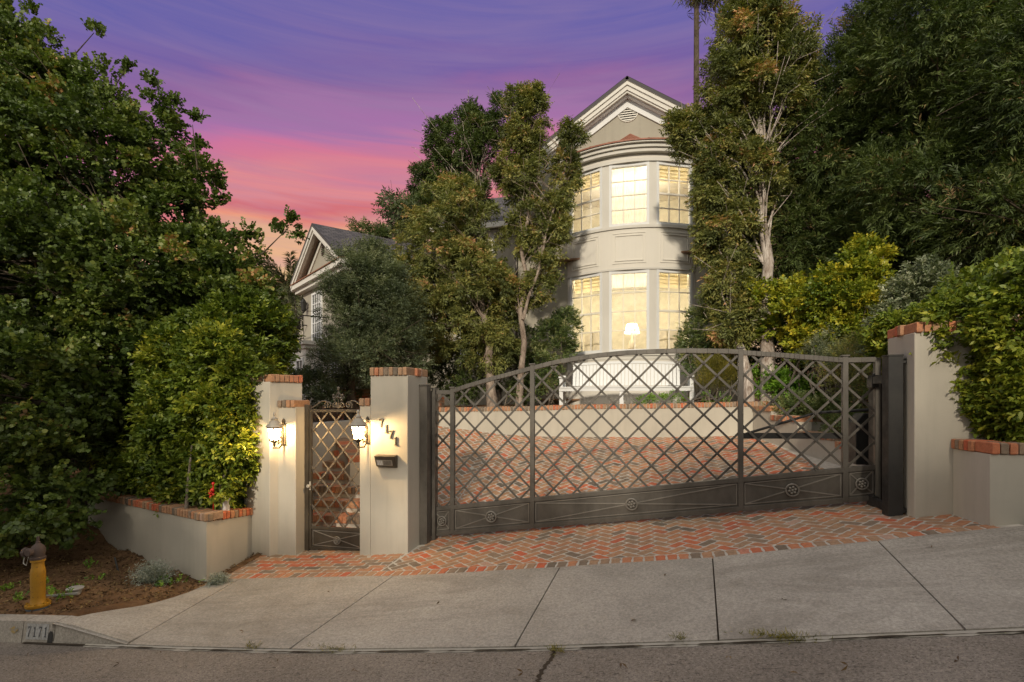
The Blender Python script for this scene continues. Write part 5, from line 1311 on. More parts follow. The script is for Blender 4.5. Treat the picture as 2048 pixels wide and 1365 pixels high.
for i in range(ns_):
    a = u0+(u1-u0)*i/ns_+.008; e_ = u0+(u1-u0)*(i+1)/ns_-.008; m_ = (a+e_)/2
    zt2 = zs_+.52+.05*math.cos((m_-BM)/BWh*1.5); dd = cur(m_)+.50
    b.hexa([(a, dd, zs_+.03), (e_, dd, zs_+.03), (e_, dd+.02, zs_+.03), (a, dd+.02, zs_+.03), (a, dd+.14, zt2), (e_, dd+.14, zt2), (e_, dd+.16, zt2), (a, dd+.16, zt2)])
for i in range(n_):
    a = u0+(u1-u0)*i/n_; e_ = u0+(u1-u0)*(i+1)/n_; zt2 = lambda s: zs_+.53+.05*math.cos((s-BM)/BWh*1.5)
    b.hexa([(a, cur(a)+.62, zt2(a)), (e_, cur(e_)+.62, zt2(e_)), (e_, cur(e_)+.69, zt2(e_)), (a, cur(a)+.69, zt2(a)), (a, cur(a)+.62, zt2(a)+.06), (e_, cur(e_)+.62, zt2(e_)+.06), (e_, cur(e_)+.69, zt2(e_)+.06), (a, cur(a)+.69, zt2(a)+.06)])
b.build('backrest', M['white_paint'], bn)
for a in (B0+.05, BM-.06, BM+.06 if False else BM+.0, B1-.05):
    if abs(a-BM) < .01: continue
    for off in (.03, .50):
        b = MB(); b.bb(a-.045, a+.045, cur(a)+off-.045+.05, cur(a)+off+.045+.05, 1.72, zs_-.034 if off < .1 or abs(a-BM) < .5 else zs_+.3); b.build('leg', M['white_paint'], bn)
for a in (B0+.05, B1-.05):
    b = MB(); b.bb(a-.055, a+.055, cur(a)-.02, cur(a)+.60, zs_+.22, zs_+.255); b.bb(a-.04, a+.04, cur(a)+.02, cur(a)+.09, zs_+.002, zs_+.22); b.build('armrest', M['white_paint'], bn)

# ------------------------------------------------------------------ foliage
def leaf_mesh(name, org, dirs, nl, L, ll, lw, tints, mat, parent, rs, splay=.9, hexleaf=True, droop=0.0, updown=.5, bend=.25, jit=.25):
    """org,dirs: twig arrays (T,3); nl leaves per twig, pairs alternating along the twig"""
    T = len(org); dirs = dirs/np.linalg.norm(dirs, axis=1, keepdims=True)
    up = np.array([0, 0, 1.0])+rs.normal(0, .45, (T, 3)); up -= (up*dirs).sum(1, keepdims=True)*dirs; up /= np.linalg.norm(up, axis=1, keepdims=True)+1e-9
    sd_ = np.cross(dirs, up)
    k = np.arange(nl); frac = (k//2+.6)/(nl/2); sg = np.where(k % 2, 1., -1.)
    Lt = (L*(rs.uniform(.7, 1.25, T)))[:, None, None]
    O = org[:, None, :]; D = dirs[:, None, :]; U = up[:, None, :]; S = sd_[:, None, :]
    base = O+D*Lt*frac[None, :, None]-np.array([0, 0, 1.])*(droop*(frac[None, :, None]**2)*Lt)
    last = (frac > .95).astype(float)[None, :, None]
    spl = splay*(1-.45*last)+rs.normal(0, .18, (T, nl, 1))
    ld = D*np.cos(spl)+S*sg[None, :, None]*np.sin(spl)+U*rs.normal(0, jit, (T, nl, 1))-np.array([0, 0, 1.])*droop*.5
    ld /= np.linalg.norm(ld, axis=2, keepdims=True)
    nn = U+rs.normal(0, updown, (T, nl, 3)); ws = np.cross(ld, nn); ws /= np.linalg.norm(ws, axis=2, keepdims=True)+1e-9
    nu = np.cross(ws, ld)
    sc = rs.uniform(.7, 1.2, (T, nl, 1)); l_ = ll*sc; w_ = lw*sc
    if hexleaf: prof = [(0, 0, 0), (.28, .42, .06), (.68, .46, .05), (1, 0, -bend), (.68, -.46, .05), (.28, -.42, .06)]
    else: prof = [(0, 0, 0), (.5, .5, .05), (1, 0, -bend), (.5, -.5, .05)]
    nv = len(prof)
    V = np.stack([base+ld*l_*a+ws*w_*b_+nu*l_*c_ for a, b_, c_ in prof], 2)   # T,nl,nv,3
    V = V.reshape(-1, 3); nfc = T*nl
    me = bpy.data.meshes.new(name); me.vertices.add(len(V)); me.vertices.foreach_set('co', V.astype(np.float32).ravel())
    me.loops.add(len(V)); me.loops.foreach_set('vertex_index', np.arange(len(V), dtype=np.int32))
    me.polygons.add(nfc); me.polygons.foreach_set('loop_start', np.arange(0, len(V), nv, dtype=np.int32))
    try: me.polygons.foreach_set('loop_total', np.full(nfc, nv, np.int32))
    except Exception: pass
    tt = np.clip(np.repeat(tints, nl)+rs.normal(0, .12, nfc), 0, 1)
    a = me.attributes.new('tint', 'FLOAT', 'FACE'); a.data.foreach_set('value', tt.astype(np.float32))
    me.materials.append(mat); me.update(calc_edges=True); me.validate()
    o = bpy.data.objects.new(name, me); C.objects.link(o)
    if parent is not None: o.parent = parent; o.location = -Vector(parent.location)
    return o
def blob(x, y, d, rx, ry, rd=None):
    c = pd(x, y, d); k_ = d/ray(x)[1]; a = rx*k_/F; b_ = ry*k_/F
    return (c, np.array([a, rd if rd else a, b_]))
def rot_unit(rs, n): v = rs.normal(0, 1, (n, 3)); return v/np.linalg.norm(v, axis=1, keepdims=True)
def crown_twigs(rs, blobs, clumps, tpc, cr, shell=.45, upb=.3, zmin=None, weep=0.):
    """clumps of twigs spread through the volume of the blobs; returns origins, directions, tints, clump centres"""
    vol = np.array([np.prod(b[1])**(2/3) for b in blobs]); pr = vol/vol.sum(); idx = rs.choice(len(blobs), clumps, p=pr)
    c = np.array([blobs[i][0] for i in idx]); r_ = np.array([blobs[i][1] for i in idx])
    u = rot_unit(rs, clumps); f_ = (shell**3+(1-shell**3)*rs.random(clumps))**(1/3)
    cc = c+u*r_*f_[:, None]
    n = clumps*tpc; ci = np.repeat(np.arange(clumps), tpc)
    off = rot_unit(rs, n)*(rs.random(n)**.5)[:, None]
    sz = rs.uniform(.6, 1.3, clumps)
    org = cc[ci]+off*(cr*sz[ci])[:, None]*np.array([1, 1, .7])
    dr = off*.8+u[ci]*.55+rs.normal(0, .35, (n, 3))+np.array([0, 0, upb-weep])
    t_ = rs.normal(.45, .2, clumps)[ci]+.12*(off[:, 2])+rs.normal(0, .08, n)
    if zmin is not None:
        ok = org[:, 2] > zmin; org, dr, t_ = org[ok], dr[ok], t_[ok]
    return org, dr, np.clip(t_, 0, 1), cc
def limbs(mb, rs, base, top, r0, r1, targets, nlimb, wob=.12, twig_r=.008, lo=.35):
    base = np.array(base, float); top = np.array(top, float); n = 9
    pts = [base+(top-base)*t_+np.array([rs.normal(0, wob), rs.normal(0, wob), 0])*math.sin(math.pi*min(1, t_*1.2))*.6 for t_ in np.linspace(0, 1, n)]
    pts[0] = base; rad = [r0*(1-t_)+r1*t_ for t_ in np.linspace(0, 1, n)]; rad[0] *= 1.25
    mb.tube(pts, rad, 10)
    if len(targets) == 0: return
    for i in rs.choice(len(targets), min(nlimb, len(targets)), replace=False):
        tg = targets[i]; tz = np.clip((tg[2]-base[2])/(top[2]-base[2]+1e-6)-.22, lo, .96)
        k_ = tz*(n-1); j = int(min(n-2, k_)); st = pts[j]+(pts[j+1]-pts[j])*(k_-j)
        m1_ = st+(tg-st)*.35+rs.normal(0, .08, 3)+np.array([0, 0, .10*np.linalg.norm(tg-st)]); m2_ = st+(tg-st)*.7+rs.normal(0, .08, 3)+np.array([0, 0, .06])
        ra = max(twig_r*1.4, (r0*(1-tz)+r1*tz)*.27)
        mb.tube([st, m1_, m2_, tg], [ra, ra*.7, ra*.45, twig_r], 6)
        for _ in range(2):
            s2 = m2_ if _ else m1_; e2 = tg+rs.normal(0, .35, 3); mb.tube([s2, (s2+e2)/2+rs.normal(0, .06, 3), e2], [ra*.4, ra*.25, twig_r*.7], 5)
def tree(name, label, cat, seed, trunks, blobs, clumps, tpc, cr, nl, L, ll, lw, mat, bark, group=None, nlimb=40, shell=.45, upb=.3, weep=0., hexleaf=False, splay=.9, droop=0., zmin=None, wob=.12, extra=None, twig_r=.008):
    rs = np.random.default_rng(seed); base = np.array(trunks[0][0], float)
    o = thing(name, label, cat, tuple(base), group)
    org, dr, t_, cc = crown_twigs(rs, blobs, clumps, tpc, cr, shell, upb, zmin, weep)
    if extra is not None:
        org = np.concatenate([org, extra[0]]); dr = np.concatenate([dr, extra[1]]); t_ = np.concatenate([t_, extra[2]])
    leaf_mesh('crown', org, dr, nl, L, ll, lw, t_, M[mat], o, rs, splay, hexleaf, droop)
    mb = MB()
    for tr_ in trunks: limbs(mb, rs, tr_[0], tr_[1], tr_[2], tr_[3], cc, nlimb//len(trunks), wob, twig_r)
    mb.build('trunk', M[bark], o, smooth=True, fix=False)
    return o

# --- left carob tree
cb_ = [blob(60, 190, 7.6, 90, 110), blob(-40, 350, 6.9, 150, 200), blob(150, 330, 7.4, 150, 130), blob(270, 340, 7.9, 110, 110), blob(330, 440, 8.0, 90, 100), blob(60, 560, 6.4, 190, 170),
       blob(270, 560, 7.2, 170, 140), blob(420, 540, 8.0, 80, 90), blob(40, 780, 5.6, 130, 170), blob(180, 760, 6.6, 120, 170), blob(330, 650, 7.6, 130, 90), blob(70, 980, 5.3, 90, 120), blob(-80, 1000, 5.2, 140, 180),
       blob(-20, 80, 7.4, 70, 70), blob(60, 110, 7.5, 60, 60), blob(120, 190, 7.6, 70, 70), blob(20, 250, 6.9, 90, 90), blob(210, 250, 7.7, 60, 60), blob(180, 190, 7.9, 60, 60), blob(290, 240, 8.1, 50, 45), blob(375, 350, 8.2, 45, 55), blob(-250, 300, 6.5, 220, 300), blob(-250, 700, 5.6, 200, 300), blob(470, 500, 8.4, 45, 45), blob(400, 600, 7.4, 90, 80, .7), blob(470, 590, 7.8, 60, 60, .6), blob(500, 560, 8.2, 35, 40, .5), blob(300, 700, 6.9, 90, 60, .5)]
base = np.array([-8.9, 6.9, -.1])
rs_ = np.random.default_rng(3); sp = []
for (x, y, d, dx, dy) in ((10, 10, 7.4, .0, .9), (58, 22, 7.5, .1, .9), (185, 60, 7.9, .35, .9), (245, 135, 8, .5, .8), (300, 170, 8.1, .5, .8), (345, 210, 8.2, .6, .5), (385, 235, 8.2, .8, .5), (395, 290, 8.3, .9, .3), (425, 355, 8.3, 1, -.1), (438, 405, 8.3, 1, .3), (485, 470, 8.4, .9, .5), (575, 440, 8.6, .8, .7), (590, 470, 8.6, .9, .1), (555, 460, 8.6, .5, .7)):
    c_ = pd(x, y, d)
    for q in range(16):
        sp.append((c_+rs_.normal(0, .055, 3), np.array([dx, 0, dy])*1.2+rs_.normal(0, .5, 3), .25+rs_.random()*.3))
ex = (np.array([a[0] for a in sp]), np.array([a[1] for a in sp]), np.array([a[2] for a in sp]))
tr0 = tree('carob_tree', 'huge dark green carob tree with round leaflets filling the left side', 'tree', 11, [(base, base+np.array([.3, .3, 4.8]), .24, .07)], cb_, 1250, 28, .25, 10, .17, .060, .054, 'lf_carob', 'bark_dark', nlimb=70, shell=.55, upb=.15, hexleaf=True, splay=1.15, extra=ex)
mb = MB(); a = pd(470, 540, 8.3); e_ = pd(578, 455, 8.6); mb.tube([a, (a+e_)/2+np.array([.03, 0, -.08]), e_], [.02, .014, .006], 6)
for (x0_, y0_, x1_, y1_) in ((140, 120, 188, 66), (160, 150, 150, 100), (220, 190, 250, 140), (50, 120, 58, 40), (395, 340, 385, 250)):
    mb.build('branch', M['bark_dark'], tr0, fix=False); mb = MB(); mb.tube([pd(x0_, y0_, 7.9), pd(x1_, y1_, 7.95)], [.015, .006], 5)
mb.build('branch', M['bark_dark'], tr0, fix=False)

# --- left hedge (ficus) rising from the planter
rs_ = np.random.default_rng(21)
hb_ = [blob(340, 740, 7.2, 60, 70, .4), blob(430, 720, 7.2, 80, 80, .5), blob(490, 680, 7.4, 65, 80, .5), blob(400, 820, 6.9, 105, 130, .45), blob(320, 820, 7.2, 60, 140, .4), blob(440, 930, 6.75, 58, 75, .32), blob(370, 930, 6.85, 60, 70, .3), blob(525, 690, 7.6, 45, 60, .4), blob(290, 900, 7.3, 50, 90, .3), blob(440, 985, 6.45, 50, 45, .28), blob(360, 975, 6.6, 55, 45, .28), blob(300, 965, 6.9, 45, 45, .3), blob(475, 900, 6.6, 30, 95, .25), blob(500, 780, 6.9, 50, 90, .3), blob(400, 740, 6.9, 110, 120, .4), blob(540, 660, 7.8, 26, 40, .35)]
o = thing('hedge', 'tall yellow-green ficus hedge growing from the left planter', 'hedge', (-5.9, 7.0, .35), 'ficus hedges above the planters')
org, dr, t_, cc = crown_twigs(rs_, hb_, 720, 34, .18, .7, .1)
hf_ = [blob(440, 965, 6.05, 42, 60, .22), blob(365, 960, 6.3, 50, 60, .22), blob(300, 950, 6.6, 45, 60, .25), blob(250, 930, 6.8, 35, 60, .25), blob(470, 880, 6.2, 32, 90, .2), blob(488, 790, 6.35, 35, 80, .2), blob(415, 860, 6.1, 50, 90, .2), blob(335, 860, 6.4, 50, 90, .25), blob(430, 740, 6.3, 60, 80, .25), blob(350, 740, 6.6, 60, 80, .25)]
o2_, d2_, t2_, c2_ = crown_twigs(rs_, hf_, 330, 26, .14, .5, .1)
org = np.concatenate([org, o2_]); dr = np.concatenate([dr, d2_]); t_ = np.concatenate([t_, t2_+.1])
t_ = np.clip(t_-.10, 0, 1)
ok = org[:, 2] > .52+.1*np.sin(org[:, 0]*9)
leaf_mesh('foliage', org[ok], dr[ok], 8, .17, .070, .033, t_[ok], M['lf_hedge'], o, rs_, .75, True, .05)
mb = MB()
for i in range(16):
    t2 = i/15; t2 *= .93; p = LC*(1-t2)+NC*t2+nl*(.36+.12*(i % 3))
    lean = rs_.normal(0, .1, 2)
    mb.tube([(p[0], p[1], .30), (p[0]+lean[0]*.6, p[1]+lean[1], .75), (p[0]+lean[0], p[1]+.2, 1.3)], [.026+.010*(i % 2), .022, .010], 7)
for i in range(4):
    p = FC*(1-i/4)+NC*(i/4)+ns*.55; mb.tube([(p[0], p[1], .3), (p[0]+rs_.normal(0, .05), p[1]+.05, .8), (p[0], p[1]+.1, 1.3)], [.03, .02, .010], 7)
mb.build('trunk', M['bark_mid'], o, smooth=True, fix=False)

# --- right hedge
rs_ = np.random.default_rng(31)
o = thing('hedge', 'dense clipped ficus hedge with glossy leaves above the right planter', 'hedge', (5, 6.4, 1.4), 'ficus hedges above the planters')
def box_twigs(rs, n, face):  # face: function(u,v)->pos, normal
    u, v = rs.random(n), rs.random(n); P, Nn = face(u, v); P = P+rs.normal(0, .045, P.shape); return P, Nn+rs.normal(0, .45, P.shape)
hs0, hs1, hd0, hd1 = 3.30, 8.2, 5.66, 7.6
def wav(a, b_): return .07*np.sin(a*3.1+b_*2)+.05*np.sin(a*7.3-b_*5)+.03*np.sin(a*15+b_*11)
htop = lambda s: 3.42-.55*np.exp(-((s-3.05)/.50)**2)
def f_front(u, v):
    s = hs0+(hs1-hs0)*u; z = 1.47+(htop(s)-1.47)*v; d = hd0+wav(s, z)+.18*np.clip(v-.85, 0, 1)/.15*.6+.25*np.clip(.12-(s-hs0), 0, 1)
    return np.stack([s, d, z], 1), np.stack([0*u, -1+0*u, .15+0*u], 1)
def f_left(u, v):
    d = hd0+.05+(6.1-hd0)*u; z = 1.5+(htop(3.12)-1.5)*v; s = hs0+wav(d*1.3, z)-.10*np.sin(v*3.1)+.06*np.sin(z*9)
    return np.stack([s, d, z], 1), np.stack([-1+0*u, -.2+0*u, .1+0*u], 1)
def f_left2(u, v):
    d = 6.1+(hd1-6.1)*u; z = 2.35+(htop(2.9)-2.35)*v; s = 2.98+wav(d*1.3, z)-.1*np.sin(v*3.1)
    return np.stack([s, d, z], 1), np.stack([-1+0*u, -.5+0*u, .1+0*u], 1)
def f_top(u, v):
    s = 3.0+(hs1-3.0)*u; d = hd0+.1+np.clip(3.35-(3.0+(hs1-3.0)*u), 0, 1)*3.0+(hd1-hd0-.1)*v; z = htop(s)+wav(s*1.5, d)*.7+.02
    return np.stack([s, d, z], 1), np.stack([0*u, -.1+0*u, 1+0*u], 1)
parts = [box_twigs(rs_, n, f) for n, f in ((15000, f_front), (2300, f_left), (2000, f_left2), (4600, f_top))]
org = np.concatenate([p[0] for p in parts]); dr = np.concatenate([p[1] for p in parts]); org = org-dr/np.linalg.norm(dr, axis=1, keepdims=True)*.08
t_ = np.clip(.50+.16*np.sin(org[:, 0]*2.3+org[:, 2]*3.1)+rs_.normal(0, .16, len(org)), 0, 1)
leaf_mesh('foliage', org, dr, 8, .12, .060, .028, t_, M['lf_hedge'], o, rs_, .75, True, .08)
mb = MB()
for i in range(14):
    s_ = 3.3+i*.34; mb.tube([(s_, 6.0+.1*(i % 3), 1.35), (s_+.05, 6.05, 2.2), (s_, 6.3, 3.1)], [.035, .025, .01], 6)
mb.build('trunk', M['bark_mid'], o, fix=False)
mb = MB(); mb.bb(3.42, 8.1, 6.15, 7.4, 1.42, 3.05); 

# --- paperbark trees on the terrace
MK = dict(nl=10, L=.19, ll=.095, lw=.030, mat='lf_melaleuca', bark='bark_pale', group='paperbark trees in front of the house')
def tp(x, y, d): p = pd(x, y, d); return p
b0 = tp(985, 800, 12.2); b0[2] = 1.72
tree('paperbark_tree', 'spreading olive green tree with leaning pale trunk left of the bench', 'tree', 41, [(b0, tp(955, 470, 13.2), .12, .04)],
     [blob(870, 520, 13.4, 95, 110, 1.1), blob(930, 450, 13.4, 75, 80, 1.0), blob(960, 600, 12.8, 75, 100, .9), blob(880, 640, 12.8, 90, 80, .9), blob(980, 700, 12.6, 55, 50, .6), blob(820, 580, 13.2, 55, 80, .7), blob(905, 400, 13.6, 50, 40, .6), blob(925, 560, 13.0, 80, 90, .9)], 430, 26, .17, weep=.35, shell=.4, nlimb=50, zmin=2.2, droop=.15, **{**MK, 'bark': 'bark_slim'})
b1 = tp(990, 802, 13.6); b1[2] = 1.72
tree('paperbark_tree', 'tall dark upright tree with airy top against the pink sky', 'tree', 42, [(b1, tp(940, 250, 14.6), .13, .035)],
     [blob(940, 300, 14.6, 60, 70, .9), blob(890, 330, 14.6, 45, 50, .7), blob(860, 380, 14.6, 42, 40, .6), blob(985, 300, 14.5, 40, 45, .6), blob(950, 250, 14.6, 30, 28, .5), blob(905, 265, 14.6, 35, 25, .5), blob(1000, 240, 14.5, 32, 40, .5), blob(930, 390, 14.6, 60, 40, .7), blob(848, 350, 14.6, 32, 38, .5), blob(885, 285, 14.6, 38, 36, .5)], 200, 26, .16, weep=0., shell=.3, nlimb=50, wob=.2, **{**MK, 'mat': 'lf_dark'})
b2 = tp(1038, 802, 12.3); b2[2] = 1.72
tree('paperbark_tree', 'slender tree with bare pale trunk at the left corner of the house', 'tree', 43, [(b2, tp(1062, 330, 13.6), .085, .028), (tp(1046, 640, 12.6), tp(1140, 300, 13.6), .038, .02)],
     [blob(1050, 260, 13.6, 38, 75, .5), blob(1040, 350, 13.6, 50, 60, .6), blob(1147, 260, 13.7, 18, 42, .3), blob(1132, 350, 13.6, 22, 55, .3), blob(1112, 450, 13.4, 24, 65, .35), blob(1060, 460, 13.4, 40, 50, .4), blob(1080, 560, 13.2, 32, 45, .4), blob(1030, 200, 13.6, 22, 22, .35), blob(1065, 205, 13.6, 20, 25, .3), blob(1020, 590, 13, 40, 60, .5)], 260, 24, .12, weep=.2, shell=.2, nlimb=50, wob=.10, droop=.1, **{**MK, 'bark': 'bark_slim'})
b3 = tp(1538, 800, 11.9); b3[2] = 1.8
tree('paperbark_tree', 'tallest tree with straight white trunk right of the bow window', 'tree', 44, [(b3, tp(1515, 90, 13.0), .15, .04)],
     [blob(1510, 70, 13.0, 75, 75, .9), blob(1560, 110, 13.0, 60, 70, .8), blob(1450, 180, 13.0, 60, 70, .8), blob(1530, 200, 13.0, 75, 75, .9), blob(1455, 285, 12.9, 60, 65, .7), blob(1480, 360, 12.8, 75, 70, .8), blob(1378, 262, 12.9, 42, 38, .4), blob(1575, 330, 13.5, 40, 80, .5), blob(1500, 15, 13.0, 50, 40, .6)], 500, 26, .16, weep=.25, shell=.25, nlimb=70, droop=.12, **MK)
b4 = tp(1497, 802, 11.8); b4[2] = 1.8
tree('paperbark_tree', 'leaning thinner tree with drooping foliage beside the tall white trunk', 'tree', 45, [(b4, tp(1440, 380, 12.7), .10, .03)],
     [blob(1455, 470, 12.6, 50, 70, .6), blob(1458, 560, 12.5, 42, 60, .5), blob(1425, 400, 12.7, 26, 60, .35), blob(1428, 330, 12.8, 32, 50, .4), blob(1475, 640, 12.3, 42, 50, .5), blob(1480, 500, 13.0, 40, 80, .4)], 300, 26, .15, weep=.45, shell=.3, nlimb=60, droop=.2, zmin=2.3, **MK)

# --- olive tree at left, dark
b5 = tp(700, 790, 10.5); b5[2] = 1.35
tree('olive_tree', 'dark loose olive tree in front of the house wing', 'tree', 46, [(b5, tp(720, 560, 11), .12, .04)],
     [blob(720, 560, 11, 65, 70, .8), blob(705, 640, 10.8, 50, 70, .7), blob(770, 620, 11, 70, 90, .9), blob(720, 720, 10.7, 80, 60, .9), blob(800, 700, 11, 55, 60, .7), blob(755, 540, 11.3, 40, 50, .5), blob(665, 600, 11, 22, 35, .3)], 420, 24, .20, 10, .20, .066, .020, 'lf_olive', 'bark_dark', nlimb=60, shell=.35, upb=.35, zmin=1.6)

# --- tall dark evergreens, right
DK = dict(nl=12, L=.28, ll=.11, lw=.022, mat='lf_dark', bark='bark_dark', group='tall dark evergreens on the right')
for i, (lab, bx_, dd, bl, nc) in enumerate((
    ('dark feathery evergreen standing directly right of the tall white trunk', 1660, 14.0, [(1640, 290, 75, 110), (1700, 180, 80, 90), (1650, 420, 90, 90), (1590, 470, 70, 90), (1720, 340, 80, 110), (1760, 100, 60, 100), (1690, 530, 70, 60)], 600),
    ('largest dark evergreen filling the upper right corner', 1900, 12.2, [(1850, 80, 120, 130), (1980, 90, 140, 140), (1800, 220, 90, 120), (1920, 260, 130, 130), (2060, 260, 120, 150), (1830, 370, 110, 90), (1980, 420, 130, 90), (1900, -60, 160, 90)], 800),
    ('dark evergreen at the right edge above the clipped hedge', 2120, 10.4, [(2080, 150, 90, 160), (2050, 380, 90, 110), (2150, 300, 120, 200), (1960, 440, 80, 60), (2200, 500, 120, 120)], 380),
    ('lower dark evergreen behind the yellow-green shrub', 1800, 13.2, [(1760, 480, 90, 80), (1870, 500, 90, 70), (1660, 580, 60, 70), (1820, 590, 90, 60), (1590, 620, 50, 60), (1950, 520, 90, 60)], 420))):
    p = pd(bx_, 780, dd); p[2] = 1.75+(.8 if i else 0)
    bs = [blob(x, y, dd+((j*37) % 5-2)*.25, rx, ry, rx/F*dd*1.0) for j, (x, y, rx, ry) in enumerate(bl)]
    tree('evergreen_tree', lab, 'tree', 50+i, [(p, pd(bx_, bl[0][1]+20, dd), .22, .06)], bs, nc, 24, .34, nlimb=70, shell=.5, weep=.0, upb=.25, splay=.6, droop=.12, zmin=2.2, twig_r=.007, **DK)
# small-leaved shoots poking into the sky
# --- shrubs
def shrub(name, label, seed, blobs, clumps, tpc, cr, nl, L, ll, lw, mat, basez, bark='bark_mid', hexleaf=True, shell=.55, upb=.3, splay=.8, group='shrubs in the terrace garden', cat='shrub', nst=7, droop=0., weep=0.):
    rs = np.random.default_rng(seed); c0 = blobs[0][0]
    o = thing(name, label, cat, (c0[0], c0[1], basez), group)
    org, dr, t_, cc = crown_twigs(rs, blobs, clumps, tpc, cr, shell, upb, basez+.02, weep)
    leaf_mesh('foliage', org, dr, nl, L, ll, lw, t_, M[mat], o, rs, splay, hexleaf, droop)
    mb = MB()
    for i in range(nst):
        tg = cc[rs.integers(len(cc))]; st = np.array([c0[0]+rs.normal(0, .10), c0[1]+rs.normal(0, .1), basez-.05]); mb.tube([st, (st+tg)/2+rs.normal(0, .05, 3), tg], [.022, .014, .005], 5)
    mb.build('stem', M[bark], o, fix=False); return o
shrub('flowering_shrub', 'large yellow-green shrub glowing above the gate on the right', 61, [blob(1700, 600, 11.2, 85, 75), blob(1740, 545, 11.3, 50, 45), blob(1640, 590, 11.2, 45, 45), blob(1760, 640, 11.1, 50, 50), blob(1690, 660, 11.1, 60, 40), blob(1725, 510, 11.3, 25, 25)], 230, 20, .16, 8, .13, .058, .034, 'lf_yellow', 2.2)
shrub('leafy_shrub', 'light green leafy shrub with spreading shoots behind the white trunk', 62, [blob(1590, 640, 11.6, 60, 35), blob(1620, 690, 11.5, 50, 35), blob(1520, 590, 12.2, 32, 22), blob(1570, 590, 12.0, 40, 25), blob(1650, 650, 11.4, 40, 35)], 90, 16, .15, 8, .15, .075, .04, 'lf_yellow', 1.9)
shrub('variegated_shrub', 'pale variegated shrub behind the right pillar', 63, [blob(1825, 600, 8.6, 40, 45), blob(1795, 650, 8.6, 40, 45), blob(1860, 570, 8.6, 45, 40), blob(1770, 700, 8.8, 30, 40)], 120, 18, .13, 8, .11, .05, .022, 'lf_var', 1.9)
shrub('pittosporum_shrub', 'rounded grey-green shrub at the right foot of the bow window', 64, [blob(1415, 660, 13.4, 55, 50), blob(1460, 700, 13.2, 45, 45), blob(1385, 700, 13.4, 25, 45), blob(1440, 620, 13.4, 30, 25)], 190, 18, .15, 8, .11, .042, .022, 'lf_pitto', 1.75)
shrub('pittosporum_shrub', 'dark rounded shrub at the left foot of the bow window', 65, [blob(1105, 700, 13.8, 48, 60), blob(1130, 660, 13.9, 28, 40), blob(1080, 740, 13.6, 40, 50), blob(1060, 690, 13.7, 28, 40)], 190, 18, .15, 8, .11, .042, .022, 'lf_pitto', 1.75)
shrub('dark_shrub', 'dark shrub mass behind the leaning trunk on the terrace', 66, [blob(1010, 740, 13.4, 50, 50), blob(930, 770, 13.0, 45, 30), blob(1060, 780, 12.9, 45, 25), blob(900, 740, 13.6, 35, 45), blob(870, 710, 13.8, 30, 50)], 200, 16, .16, 8, .12, .045, .026, 'lf_dark', 1.75)
shrub('broom_shrub', 'wispy olive-yellow broom shrub right of the bench', 67, [blob(1440, 745, 12.5, 38, 35), blob(1415, 765, 12.4, 26, 25), blob(1468, 760, 12.5, 22, 30)], 80, 40, .14, 6, .22, .055, .006, 'lf_grass', 1.75, hexleaf=False, upb=1.3, splay=.3)
shrub('low_green_shrub', 'bright green mounded shrub behind the lattice right of the trunks', 68, [blob(1570, 770, 11.9, 52, 26), blob(1530, 760, 12.0, 30, 25), blob(1605, 785, 11.8, 30, 22)], 110, 16, .12, 8, .10, .042, .026, 'lf_bright', 1.75)
shrub('trailing_shrub', 'grey-green groundcover spilling over the stepped wall', 69, [blob(1600, 815, 10.7, 45, 24), blob(1660, 825, 10.2, 45, 26), blob(1560, 815, 11.0, 25, 18), blob(1690, 850, 9.4, 30, 22), blob(1720, 800, 9.8, 30, 35)], 170, 16, .12, 8, .10, .032, .014, 'lf_pitto', 1.40)
shrub('wiry_shrub', 'wiry brown-green shrub rising above the gate by the black post', 70, [blob(1710, 720, 9.8, 45, 35), blob(1740, 700, 9.7, 35, 35), blob(1690, 760, 9.8, 40, 30), blob(1745, 750, 9.5, 25, 50)], 90, 14, .16, 8, .16, .035, .010, 'lf_melaleuca', 1.9, hexleaf=False, upb=.6)
shrub('grey_shrub', 'silvery grey shrub in the bed behind the gate', 71, [blob(1655, 695, 10.6, 30, 28), blob(1630, 720, 10.8, 28, 20), blob(1680, 720, 10.4, 30, 22)], 60, 16, .12, 8, .13, .035, .010, 'lf_var', 1.95, hexleaf=False, upb=.5)
shrub('leafy_bush', 'dark leafy bush beside the balcony of the house wing', 72, [blob(625, 775, 10.0, 35, 30), blob(655, 790, 9.8, 25, 22), blob(600, 760, 10.4, 22, 30)], 70, 14, .14, 8, .12, .045, .022, 'lf_olive', 1.3)
shrub('edge_plant', 'sparse low plants growing under the white bench', 73, [blob(1310, 800, 12.3, 30, 8, .2), blob(1350, 798, 12.3, 20, 10, .2), blob(1420, 800, 11.9, 40, 8, .2), blob(1290, 803, 12.2, 15, 7, .2)], 36, 12, .08, 6, .10, .035, .014, 'lf_bright', 1.70)
shrub('understory_shrub', 'dark understory foliage at the foot of the tall evergreens', 74, [blob(1620, 730, 13.4, 60, 40), blob(1760, 740, 11.8, 60, 50), blob(1560, 700, 13.8, 40, 50), blob(1850, 700, 9.8, 60, 60), blob(1500, 720, 13.6, 30, 40)], 190, 16, .22, 8, .16, .05, .024, 'lf_dark', 1.9)
shrub('courtyard_shrub', 'dark shrub mass in the courtyard behind the numbered pillar', 75, [blob(780, 760, 12.4, 60, 40), blob(710, 780, 11.6, 60, 30), blob(840, 720, 14.8, 50, 50)], 150, 16, .2, 8, .14, .045, .022, 'lf_dark', 1.4)
